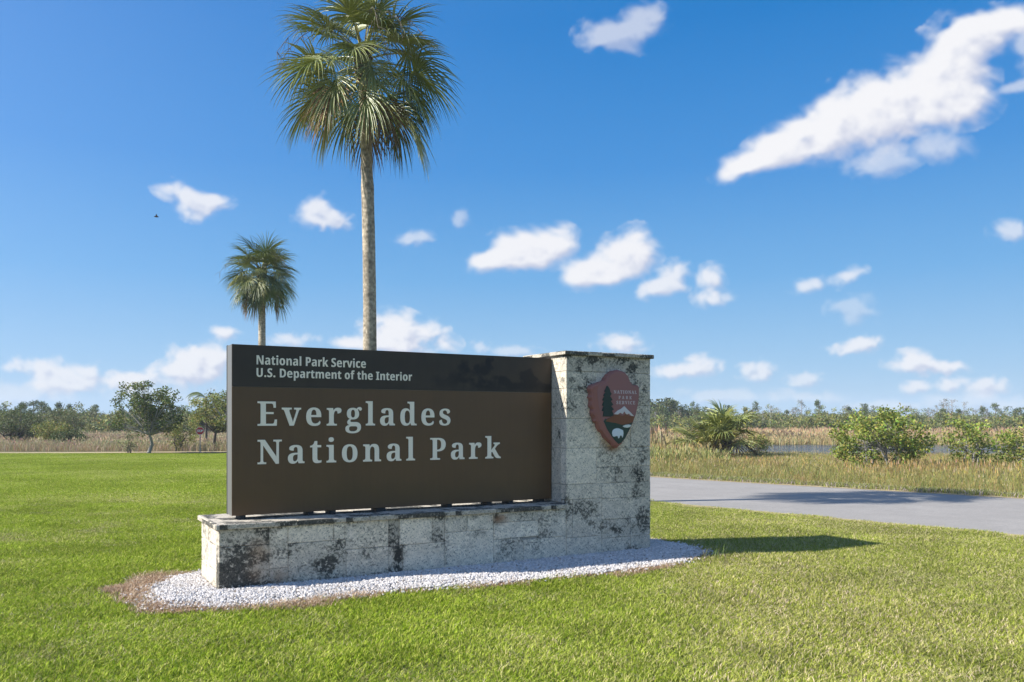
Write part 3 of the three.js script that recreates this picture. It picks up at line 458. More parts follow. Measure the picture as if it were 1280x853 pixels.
// ---------------------------------------------------------------- tall grass, marsh and reeds
{
  const r = rng(31);
  const tallPatch = (seed, n, rad, h0, h1, w, pal, seeds) => {
    const q = rng(seed), b = new Builder();
    for (let i = 0; i < n; i++) {
      const a = q() * 6.283, p = Math.sqrt(q()) * rad, x = Math.cos(a) * p, z = Math.sin(a) * p, h = lerp(h0, h1, q()), t = q() * 6.283, l = h * (0.15 + 0.6 * q() * q()), c = pal[Math.floor(q() * pal.length)].map((e) => e * (0.8 + 0.4 * q())), f = q() * 6.283, wx = Math.cos(f) * w / 2, wz = Math.sin(f) * w / 2;
      let pa, pb;
      for (let k = 0; k < 3; k++) { const u = k / 3, X = x + Math.cos(t) * l * u * u, Z = z + Math.sin(t) * l * u * u, s = 1 - u * 0.4, A = b.v(X - wx * s, h * u, Z - wz * s, c), B = b.v(X + wx * s, h * u, Z + wz * s, c); if (k) b.quad(pa, pb, B, A); pa = A; pb = B; }
      const T = b.v(x + Math.cos(t) * l, h * (1 - 0.1 * l / h), z + Math.sin(t) * l, c); b.tri(pa, pb, T);
      if (seeds && q() < seeds) { const s = w * 1.6, X = x + Math.cos(t) * l * 0.95, Z = z + Math.sin(t) * l * 0.95, c2 = [c[0] * 1.1, c[1] * 1.0, c[2] * 1.1], A = b.v(X - s, h * 0.86, Z, c2), B = b.v(X, h * 1.12, Z, c2), C = b.v(X + s, h * 0.9, Z + s, c2); b.tri(A, B, C); }
    }
    return b.geometry();
  };
  const ROADSIDE = [[0.30, 0.29, 0.07], [0.37, 0.34, 0.11], [0.25, 0.27, 0.06], [0.44, 0.37, 0.17], [0.20, 0.23, 0.05]], TAN = [[0.46, 0.37, 0.18], [0.40, 0.31, 0.15], [0.52, 0.43, 0.23], [0.33, 0.29, 0.11]], MARSH = [[0.46, 0.36, 0.22], [0.52, 0.41, 0.26], [0.38, 0.31, 0.17], [0.32, 0.30, 0.12]];
  const tallMat = leafMat([1, 1, 1], { roughness: 0.8, transmission: 0.3 });
  const A = [51, 52, 53].map((s) => tallPatch(s, 90, 0.38, 0.2, 0.58, 0.007, ROADSIDE, 0.15)), B = [54, 55].map((s) => tallPatch(s, 50, 0.6, 0.45, 0.85, 0.03, TAN, 0.35)), C = [56, 57].map((s) => tallPatch(s, 90, 0.8, 0.3, 0.7, 0.018, MARSH, 0.1));
  const road = [[], [], []], verge = [], reed = [[], []], marsh = [[], []];
  for (let d = 8; d < 41; d += 0.42) for (let X = Math.max(farX(d) + 0.75, -2); X < 0.78 * d + 4; X += 0.42) {
    const x = X + (r() - 0.5) * 0.42, e = d + (r() - 0.5) * 0.42, off = (x - farX(e)) * 0.736; if (off < 0.45) continue;
    if (e > 36.5 + 0.8 * noise(x * 0.4, 3) && e > 40 - (x - 4) * 0.12) continue;
    const n = fbm(x * 0.5, e * 0.5, 3), warm = smooth(9, 3, e) * 0 + smooth(0.45, 0.7, fbm(x * 0.3 + 90, e * 0.3, 3)) + smooth(1.6, 0.8, off) * 0.3;
    road[Math.floor(r() * 3)].push({ x, z: -e, turn: r() * 6.3, s: (0.7 + 0.35 * r()) * lerp(0.6, 1, smooth(0.5, 2.2, off)), sy: (0.65 + 0.6 * n) * lerp(1, 0.5, smooth(24, 32, e)), color: [1 + 0.2 * warm, 1 - 0.12 * warm, 1 + 0.1 * warm] });
  }
  for (let d = 8; d < 30; d += 0.2) for (let k = 0; k < 5; k++) { const x = farX(d) + 0.25 + r() * 1.0; verge.push({ x, z: -d - r() * 0.2, turn: r() * 6.3, s: 0.9 + 0.4 * r(), sy: 1.0, color: [0.95, 0.78, 2.2] }); }
  for (let d = 53; d < 95; d += 0.9) for (let X = -6; X < 0.72 * d + 4; X += 0.9) { const x = X + (r() - 0.5), e = d + (r() - 0.5); if (e < 57 + 3 * fbm(x * 0.2, 8, 3) - 1.5 && x > 6.5) continue; reed[Math.floor(r() * 2)].push({ x, z: -e, turn: r() * 6.3, s: 0.8 + 0.4 * r(), sy: 0.6 + 0.5 * r(), color: [1, 1, 1] }); }
  for (let d = 30; d < 56; d += 0.6) for (let X = 3.2 + (d > 41 ? -3 : 0); X < 7.6 - (d < 38 ? 0 : 0.6); X += 0.6) { if (X < farX(d) + 2) continue; reed[Math.floor(r() * 2)].push({ x: X + (r() - 0.5) * 0.6, z: -d - (r() - 0.5) * 0.6, turn: r() * 6.3, s: 0.75 + 0.3 * r(), sy: d < 38 ? 0.9 : 1.6, color: d < 38 ? [0.85, 1, 0.7] : [1, 1, 1] }); }
  for (let d = 45; d < 88; d += 0.85) for (let X = -0.72 * d - 5; X < 3; X += 0.85) { const x = X + (r() - 0.5) * 0.8, e = d + (r() - 0.5) * 0.8, n = fbm(x * 0.12, e * 0.2, 3); marsh[Math.floor(r() * 2)].push({ x, z: -e, turn: r() * 6.3, s: 0.8 + 0.4 * r(), sy: 0.5 + 0.6 * n, color: [1, lerp(0.95, 1.15, smooth(0.4, 0.6, n)), 1] }); }
  road.forEach((L, i) => stuff('roadside_grass', 'tall yellow green grass beyond the road', 'tall grass', A[i], tallMat, L));
  stuff('verge_grass', 'short grass along the far edge of the road', 'grass', grassPatch(58, 160, 0.22, 0.04, 0.13, 0.008, GREEN, 0.8), lawnMat, verge);
  reed.forEach((L, i) => stuff('reeds', 'tan dry reeds around and beyond the pond', 'reeds', B[i], tallMat, L));
  marsh.forEach((L, i) => stuff('marsh_grass', 'brown marsh grass behind the lawn', 'marsh grass', C[i], tallMat, L));
}

// ---------------------------------------------------------------- palms
const barkTex = dataTex(256, 1024, (u, v) => { const ring = 0.5 + 0.5 * Math.sin(v * 6.283 * 44 + 9 * fbm(u * 4, v * 16, 3)), f = fbm(u * 14, v * 90, 4), g = fbm(u * 5 + 3, v * 8, 3), k = 0.64 + 0.05 * (ring - 0.5) + 0.42 * (f - 0.5) + 0.3 * (g - 0.5); return [k, k * 0.92, k * 0.80]; });
const barkMat = new THREE.MeshStandardMaterial({ map: barkTex, roughness: 1, bumpMap: barkTex, bumpScale: 0.012 });
const FROND = { fresh: leafMat([0.215, 0.25, 0.05], { roughness: 0.42, transmission: 0.22, specularIntensity: 1 }), olive: leafMat([0.29, 0.31, 0.10], { roughness: 0.42, transmission: 0.22, specularIntensity: 1 }), dark: leafMat([0.10, 0.145, 0.035], { roughness: 0.4, transmission: 0.18, specularIntensity: 1 }), dead: leafMat([0.20, 0.13, 0.07], { roughness: 0.9, transmission: 0.15 }) };
function frondGeometry(r, az, pitch, petiole, R, sag, segs = 40, bend = 0.3) {
  // a costapalmate leaf: a petiole, then stiff folded segments that fan out and droop at the tips
  const b = new Builder(), dir = V(Math.cos(az) * Math.cos(pitch), Math.sin(pitch), Math.sin(az) * Math.cos(pitch)), side = V(-Math.sin(az), 0, Math.cos(az)), up = V().crossVectors(side, dir).multiplyScalar(-1);
  if (up.y < 0) up.multiplyScalar(-1);
  const roll = (r() - 0.5) * 0.9, S = side.clone().multiplyScalar(Math.cos(roll)).addScaledVector(up, Math.sin(roll)), N = up.clone().multiplyScalar(Math.cos(roll)).addScaledVector(side, -Math.sin(roll));
  const one = [1, 1, 1], stem = [1.5, 1.25, 1.0];
  const hub = dir.clone().multiplyScalar(petiole); hub.y -= sag * petiole * 0.22;
  // petiole as a flat three-sided bar
  let last;
  for (let k = 0; k <= 4; k++) { const t = k / 4, c = dir.clone().multiplyScalar(petiole * t); c.y -= sag * petiole * 0.22 * t * t; const w = lerp(0.03, 0.012, t); const ids = [c.clone().addScaledVector(S, w), c.clone().addScaledVector(S, -w), c.clone().addScaledVector(N, -w * 0.8)].map((p) => b.v(p.x, p.y, p.z, stem)); if (last) for (let s = 0; s < 3; s++) { const n = (s + 1) % 3; b.quad(last[s], last[n], ids[n], ids[s]); } last = ids; }
  const p2 = Math.max(pitch - bend, -1.45), fd = V(Math.cos(az) * Math.cos(p2), Math.sin(p2), Math.sin(az) * Math.cos(p2)), up2 = V(-Math.cos(az) * Math.sin(p2), Math.cos(p2), -Math.sin(az) * Math.sin(p2));
  S.copy(side).multiplyScalar(Math.cos(roll)).addScaledVector(up2, Math.sin(roll)); N.copy(up2).multiplyScalar(Math.cos(roll)).addScaledVector(side, -Math.sin(roll));
  for (let i = 0; i < segs; i++) {
    const t = (i + 0.5) / segs * 2 - 1, ang = t * 2.0 + (r() - 0.5) * 0.07, L = R * (0.62 + 0.38 * Math.cos(ang * 0.75)) * (0.88 + 0.24 * r()), along = 0.22 * R * (1 - Math.abs(t)) , lift = 0.18 * (i % 2 ? 1 : -1) * 0.25 + 0.25 * Math.abs(Math.sin(ang)) ;
    const d0 = fd.clone().multiplyScalar(Math.cos(ang)).addScaledVector(S, Math.sin(ang)).addScaledVector(N, lift).normalize(), o = hub.clone().addScaledVector(fd, along); o.y -= sag * along * 0.25;
    const cross = V().crossVectors(d0, N).normalize(), w = (R * 1.9 / segs) * (0.8 + 0.3 * r()), shadeV = 0.8 + 0.4 * r(), droop = sag * (0.5 + 0.6 * r()), tip = r() < 0.3 ? [1.9, 1.55, 1.1] : one;
    let prev; const d = d0.clone(), c = o.clone(), STEPS = 5;
    for (let k = 0; k <= STEPS; k++) {
      const u = k / STEPS, ww = w * (k === 0 ? 0.25 : u < 0.5 ? 0.55 + u * 0.6 : 0.9 * (1 - u) * 1.6 + 0.04), fold = ww * 0.45, col = (k >= STEPS - 1 ? tip : one).map((e) => e * shadeV);
      const ids = [c.clone().addScaledVector(cross, ww / 2).addScaledVector(N, fold * 0.5), c.clone().addScaledVector(N, -fold * 0.5), c.clone().addScaledVector(cross, -ww / 2).addScaledVector(N, fold * 0.5)].map((p) => b.v(p.x, p.y, p.z, col));
      if (prev) { b.quad(prev[0], prev[1], ids[1], ids[0]); b.quad(prev[1], prev[2], ids[2], ids[1]); }
      prev = ids; d.y -= droop * (0.10 + 0.42 * u); d.normalize(); c.addScaledVector(d, L / STEPS);
    }
  }
  return b.geometry();
}
function sabalPalm(name, label, [X, d], { height, lean, r0, seed, fronds, R, pet, group, scar, minPitch = -1.15, stalks = 5 }) {
  const r = rng(seed), p = thing(name, label, 'palm tree', [X, 0, -d], 0, group), pts = [], rad = [];
  for (let k = 0; k <= 44; k++) { const t = k / 44, y = height * t; let q = r0 * lerp(1.08, 0.86, t) * (1 + 0.3 * Math.exp(-y / 0.35)) * (1 + 0.035 * (noise(y * 5, seed) - 0.5)); if (scar) q *= 1 + 0.07 * Math.exp(-(((y - scar + 0.14) / 0.12) ** 2)) - 0.06 * smooth(scar, scar + 0.1, y); pts.push(V(lean * t * t + 0.05 * Math.sin(t * 3), y, 0.04 * Math.sin(t * 2.2))); rad.push(q); }
  part('trunk', setUV(tube(pts, rad, 16), (x, y, z) => [Math.atan2(z, x - lean * (y / height) ** 2) / 6.283 * 2, y / 4]), barkMat, p);
  const crown = new THREE.Group(); crown.name = 'crown'; crown.position.copy(pts[44]).y += 0.1; p.add(crown);
  // bud and old leaf bases
  const boots = []; for (let i = 0; i < 26; i++) { const a = i * 2.4, y = -0.35 + 0.5 * (i / 26), q = r0 * 0.9; boots.push(tube([V(Math.cos(a) * q * 0.75, y - 0.1, Math.sin(a) * q * 0.75), V(Math.cos(a) * q * 1.05, y + 0.05, Math.sin(a) * q * 1.05), V(Math.cos(a) * q * 1.5, y + 0.2, Math.sin(a) * q * 1.5)], [0.04, 0.035, 0.02], 5)); }
  part('leaf_bases', mergeGeometries(boots), mat([0.16, 0.12, 0.075], 1), crown);
  for (let i = 0; i < fronds; i++) {
    const u = (i + 0.5) / fronds, az = i * 2.39996 + (r() - 0.5) * 0.4, pitch = lerp(1.35, minPitch, Math.pow(u, 0.85)) + (r() - 0.5) * 0.2, m = u > 0.93 ? FROND.dead : r() < 0.35 ? FROND.olive : r() < 0.4 ? FROND.dark : FROND.fresh;
    const f = part(u > 0.93 ? 'dead_frond' : 'frond', frondGeometry(r, az, pitch, pet * (0.85 + 0.3 * r()), R * (0.9 + 0.2 * r()), lerp(0.8, 1.2, u), 48, lerp(0.2, 0.8, Math.pow(u, 0.6)) + (r() - 0.5) * 0.6), m, crown);
    f.position.y = lerp(0.12, -0.16, u);
  }
  for (let i = 0; i < stalks; i++) {        // old flower stalks
    const az = i * 2.2 + 0.6, q = []; for (let k = 0; k <= 8; k++) { const t = k / 8; q.push(V(Math.cos(az) * (1.55 * t), 0.1 + 0.75 * Math.sin(t * 2.3) - 0.7 * t * t, Math.sin(az) * 1.55 * t)); }
    const g = [tube(q, q.map((_, k) => lerp(0.012, 0.004, k / 8)), 5)];
    for (let k = 3; k < 9; k++) for (let j = 0; j < 3; j++) { const o = q[k], e = V((r() - 0.5), -0.2 - r() * 0.5, (r() - 0.5)).normalize().multiplyScalar(0.2 + 0.25 * r()); g.push(tube([o, o.clone().addScaledVector(e, 0.5).add(V(0, 0.03, 0)), o.clone().add(e)], [0.005, 0.004, 0.002], 4)); }
    part('flower_stalk', mergeGeometries(g), mat([0.17, 0.14, 0.11], 1), crown);
  }
  return p;
}
sabalPalm('palm_tree', 'tall cabbage palm with slender grey trunk and a ring scar, rising close behind the sign', [-2.68, 15.6], { height: 8.2, lean: -0.1, r0: 0.125, seed: 8, fronds: 38, R: 0.95, pet: 0.85, scar: 6.07, stalks: 7, minPitch: -0.7 });
sabalPalm('palm_tree', 'smaller distant cabbage palm with bushy round crown, seen above the sign cabinet', [-9.93, 33], { height: 7.35, lean: 0.05, r0: 0.15, seed: 19, fronds: 44, R: 0.92, pet: 0.7, stalks: 3, minPitch: -0.75 });

// ---------------------------------------------------------------- trees and shrubs
const limbMat = new THREE.MeshStandardMaterial({ map: barkTex, roughness: 1 }); limbMat.color.setRGB(0.75, 0.72, 0.7);
const darkLimb = mat([0.085, 0.07, 0.055], 1), greyLimb = mat([0.28, 0.26, 0.24], 1);
const leafW = leafMat([1.45, 1.4, 1.25], { roughness: 0.7, transmission: 0.4, specularIntensity: 0.4 });
function foliage(r, clumps, perClump, spread, leaf, palette, narrow = 0.5) {      // clumps: [x, y, z, weight]
  const b = new Builder();
  for (const [cx, cy, cz, w] of clumps) {
    const tone = 0.75 + 0.5 * r(), cnt = Math.round(perClump * (w ?? 1));
    for (let i = 0; i < cnt; i++) {
      const a = r() * 6.283, e = Math.acos(2 * r() - 1), q = spread * Math.cbrt(r()), x = cx + q * Math.sin(e) * Math.cos(a), y = cy + q * 0.75 * Math.cos(e), z = cz + q * Math.sin(e) * Math.sin(a), L = leaf * (0.6 + 0.8 * r()), c = palette[Math.floor(r() * palette.length)].map((k) => k * tone * (0.8 + 0.4 * r()));
      const d = V(r() - 0.5, (r() - 0.35) * 0.9, r() - 0.5).normalize(), s = V(r() - 0.5, r() - 0.5, r() - 0.5).cross(d).normalize().multiplyScalar(L * narrow * 0.5);
      const A = b.v(x, y, z, c), B = b.v(x + d.x * L * 0.5 + s.x, y + d.y * L * 0.5 + s.y, z + d.z * L * 0.5 + s.z, c), C = b.v(x + d.x * L, y + d.y * L - L * 0.15, z + d.z * L, c), D = b.v(x + d.x * L * 0.5 - s.x, y + d.y * L * 0.5 - s.y, z + d.z * L * 0.5 - s.z, c);
      b.quad(A, B, C, D);
    }
  }
  return b.geometry();
}
function broadleaf(name, label, category, [X, d], o, group) {
  const r = rng(o.seed), t = thing(name, label, category, [X, 0, -d], 0, group), clumps = [], limbs = [], fork = o.fork ?? 0.3;
  const stems = o.stems ?? 1, origin = [];
  for (let s = 0; s < stems; s++) {
    const a = (s / stems) * 6.283 + r(), base = V(Math.cos(a) * (stems > 1 ? o.rx * 0.18 : 0), -0.02, Math.sin(a) * (stems > 1 ? o.rx * 0.18 : 0)), top = base.clone().add(V((r() - 0.5) * o.rx * 0.4, o.h * fork, (r() - 0.5) * o.rx * 0.3)), mid = base.clone().lerp(top, 0.5).add(V((r() - 0.5) * 0.1 * o.h, 0, (r() - 0.5) * 0.1 * o.h));
    limbs.push(tube([base, mid, top], [o.trunk * 1.25, o.trunk, o.trunk * 0.75], 8)); origin.push(top);
  }
  for (let i = 0; i < o.clumps; i++) {
    const a = r() * 6.283, u = 2 * r() - 1, q = Math.pow(r(), 0.4), s = Math.sqrt(1 - u * u), cx = Math.cos(a) * s * q * o.rx, cz = Math.sin(a) * s * q * (o.rz ?? o.rx * 0.8), cy = o.cy + u * q * o.ry;
    if (cy < (o.low ?? 0.15)) continue;
    const w = 0.6 + 0.8 * r(); clumps.push([cx, cy, cz, w]);
    const from = origin[Math.floor(r() * origin.length)], to = V(cx, cy, cz), m = from.clone().lerp(to, 0.5); m.y += 0.06 * o.h * r(); m.x += (r() - 0.5) * 0.12 * o.rx; m.z += (r() - 0.5) * 0.12 * o.rx;
    if (r() < (o.limbShare ?? 0.6)) limbs.push(tube([from, m, to], [o.trunk * 0.45, o.trunk * 0.28, o.trunk * 0.08], 5));
  }
  part(stems > 1 ? 'stems' : 'trunk', mergeGeometries(limbs), o.bark ?? darkLimb, t);
  part('crown', foliage(r, clumps, o.per, o.spread, o.leaf, o.palette, o.narrow), leafW, t);
  return t;
}
const OAK = [[0.06, 0.085, 0.025], [0.08, 0.105, 0.032], [0.11, 0.125, 0.045], [0.05, 0.07, 0.025]], OLIVE = [[0.17, 0.19, 0.045], [0.21, 0.22, 0.06], [0.12, 0.155, 0.035], [0.25, 0.23, 0.08]], BRIGHT = [[0.18, 0.23, 0.04], [0.23, 0.27, 0.05], [0.14, 0.19, 0.035], [0.28, 0.28, 0.08], [0.10, 0.14, 0.03]], GREYG = [[0.14, 0.16, 0.08], [0.18, 0.195, 0.10], [0.11, 0.13, 0.065]];
// left: a spreading tree standing at the lawn's edge, and its neighbours
broadleaf('spreading_tree', 'open spreading tree with pale forked trunk standing at the far edge of the lawn', 'tree', [-18.1, 41.6], { seed: 61, h: 3.6, trunk: 0.08, stems: 1, fork: 0.26, cy: 2.2, rx: 1.95, ry: 1.35, rz: 1.6, clumps: 115, per: 56, spread: 0.27, leaf: 0.12, palette: [...OAK, OLIVE[0], OLIVE[2]], bark: greyLimb, limbShare: 0.75, low: 0.9 });
broadleaf('shrub', 'small wispy shrub at the foot of the spreading tree', 'shrub', [-19.2, 41.9], { seed: 62, h: 1.2, trunk: 0.02, stems: 4, cy: 0.55, rx: 0.55, ry: 0.5, clumps: 22, per: 26, spread: 0.18, leaf: 0.08, palette: GREYG, low: 0.1 });
broadleaf('shrub', 'round dark bush growing between the spreading tree and the stop sign', 'shrub', [-18.1, 45.5], { seed: 63, h: 1.7, trunk: 0.04, stems: 4, cy: 0.9, rx: 1.1, ry: 0.8, clumps: 45, per: 50, spread: 0.26, leaf: 0.09, palette: OLIVE, low: 0.1 });
broadleaf('leafy_tree', 'dense yellow green tree growing behind the stop sign', 'tree', [-16.6, 47], { seed: 64, h: 3.2, trunk: 0.09, cy: 1.9, rx: 1.7, ry: 1.25, clumps: 80, per: 70, spread: 0.34, leaf: 0.12, palette: OLIVE, low: 0.4 });
broadleaf('oak_tree', 'dark green tree with thick grey trunk partly hidden behind the sign cabinet', 'tree', [-14.25, 42.8], { seed: 65, h: 3.6, trunk: 0.14, cy: 2.3, rx: 1.5, ry: 1.35, clumps: 80, per: 70, spread: 0.32, leaf: 0.12, palette: [...OAK, ...OLIVE], bark: greyLimb, low: 0.7 });
for (const [X, d, h, rx, seed, pal, label] of [[-32.5, 55, 2.3, 2.0, 66, OAK, 'broad dark bush in the brown marsh, the widest of its clump'], [-29.6, 54, 1.6, 1.3, 67, OLIVE, 'low olive bush on the marsh beside a greyish twiggy bush'], [-30.8, 58, 2.7, 1.5, 68, GREYG, 'tall greyish twiggy bush standing among darker bushes in the marsh'], [-27.6, 52, 0.95, 1.2, 69, OAK, 'low dark green bush at the end of the clump toward the open marsh'], [-35.2, 60, 3.0, 1.7, 70, OAK, 'tall dark bush at the left end of the marsh clump']])
  broadleaf('marsh_bush', label.replace('at the left end of the marsh clump', 'at the end of the marsh clump away from the open marsh'), 'bush', [X, d], { seed, h, trunk: 0.05, stems: 5, cy: h * 0.52, rx, ry: h * 0.48, clumps: 70, per: 55, spread: 0.3, leaf: 0.11, palette: pal, low: 0.1 }, 'bushes in the marsh');
// right: shrubs along the pond
broadleaf('pond_shrub', 'large bright green shrub standing in the tall grass between road and pond', 'shrub', [11.45, 25.9], { seed: 81, h: 2.15, trunk: 0.03, stems: 9, fork: 0.35, cy: 1.1, rx: 1.6, ry: 0.98, rz: 1.2, clumps: 130, per: 62, spread: 0.24, leaf: 0.095, palette: BRIGHT, low: 0.15, bark: greyLimb });
broadleaf('pond_shrub', 'slender yellow green shrub with bare pale stems beside the large shrub', 'shrub', [14.1, 25.6], { seed: 82, h: 1.75, trunk: 0.025, stems: 6, fork: 0.4, cy: 0.98, rx: 0.85, ry: 0.75, clumps: 55, per: 42, spread: 0.22, leaf: 0.095, palette: BRIGHT, low: 0.2, bark: greyLimb });
broadleaf('pond_shrub', 'low green shrub at the pond edge beyond the slender shrub', 'shrub', [15.55, 25.4], { seed: 83, h: 1.4, trunk: 0.025, stems: 6, fork: 0.4, cy: 0.75, rx: 0.9, ry: 0.6, clumps: 50, per: 46, spread: 0.22, leaf: 0.09, palette: BRIGHT, low: 0.1, bark: greyLimb });
broadleaf('pond_shrub', 'small round shrub on the bank between the palmetto and open water', 'shrub', [11.0, 37.4], { seed: 84, h: 1.15, trunk: 0.02, stems: 5, cy: 0.62, rx: 0.62, ry: 0.5, clumps: 32, per: 36, spread: 0.2, leaf: 0.09, palette: OLIVE, low: 0.1 });
broadleaf('oak_tree', 'round dark evergreen tree standing behind the reeds next to the pillar', 'tree', [21.6, 118], { seed: 85, h: 5.0, trunk: 0.18, cy: 2.6, rx: 3.4, ry: 2.3, clumps: 90, per: 60, spread: 0.7, leaf: 0.3, palette: OAK, low: 0.4 });
broadleaf('oak_tree', 'wide low dark evergreen tree behind the palmetto', 'tree', [26.4, 121], { seed: 86, h: 3.8, trunk: 0.18, cy: 2.0, rx: 4.0, ry: 1.7, clumps: 90, per: 60, spread: 0.7, leaf: 0.3, palette: [...OAK, ...GREYG], low: 0.3 });
// palmetto: fan leaves from the ground
{
  const palmettoMat = leafMat([0.40, 0.42, 0.13], { roughness: 0.5 }), r = rng(91), p = thing('palmetto', 'trunkless fan palmetto clump with brown skirt growing at the pond edge', 'palmetto', [8.5, 0, -35.6]);
  p.scale.setScalar(1.38);
  for (let i = 0; i < 44; i++) {
    const up = i % 3 === 0, cx = up ? 0.45 : -0.25 + 0.5 * r(), u = r(), dead = i > 36, az = i * 2.4, pitch = dead ? -0.15 - 0.2 * r() : lerp(0.35, 1.45, u);
    const f = part(dead ? 'dead_frond' : 'frond', frondGeometry(r, az, pitch, dead ? 0.5 : 0.45 + 0.35 * r(), 0.62 + 0.15 * r(), 0.9, 26), dead ? FROND.dead : [FROND.fresh, FROND.olive, palmettoMat][i % 3], p);
    f.position.set(cx, up ? 0.75 : 0.25 + 0.25 * r(), (r() - 0.5) * 0.6);
  }
  part('stub_trunk', tube([V(0.45, -0.02, 0), V(0.45, 0.5, 0), V(0.45, 0.8, 0)], [0.2, 0.18, 0.14], 10), mat([0.10, 0.07, 0.05], 1), p);
  part('stub_trunk', tube([V(-0.15, -0.02, 0), V(-0.15, 0.2, 0), V(-0.15, 0.4, 0)], [0.22, 0.2, 0.14], 10), mat([0.10, 0.07, 0.05], 1), p);
}
// royal palm behind the left-hand trees
{
  const r = rng(95), p = thing('royal_palm', 'feathery palm crown rising above the trees behind the stop sign', 'palm tree', [-21.6, 0, -59]);
  part('trunk', tube([V(0, -0.02, 0), V(0.02, 1.5, 0), V(0, 3.35, 0)], [0.10, 0.085, 0.07], 9), darkLimb, p);
  for (let i = 0; i < 11; i++) {
    const b = new Builder(), az = i * 2.4, dir = V(Math.cos(az), 0, Math.sin(az)), side = V(-Math.sin(az), 0, Math.cos(az)), L = 1.35 + 0.3 * r(), rise = 1.3 * r() + 0.3, c = [1, 1, 1];
    for (let k = 1; k <= 22; k++) { const t = k / 22, o = dir.clone().multiplyScalar(L * t * (1 - 0.12 * t)); o.y = rise * t - (0.55 + rise) * t * t * 0.8; for (const s of [-1, 1]) { const l = 0.42 * Math.sin(Math.PI * Math.min(1, t * 0.85 + 0.12)), e = o.clone().addScaledVector(side, s * l * 0.8).addScaledVector(dir, l * 0.35); e.y -= l * 0.45; const A = b.v(o.x, o.y, o.z, c), B = b.v(o.x + dir.x * 0.06, o.y + 0.01, o.z + dir.z * 0.06, c), C = b.v(e.x, e.y, e.z, c); b.tri(A, B, C); } }
    const f = part('frond', b.geometry(), FROND.fresh, p); f.position.y = 3.3;
  }
}

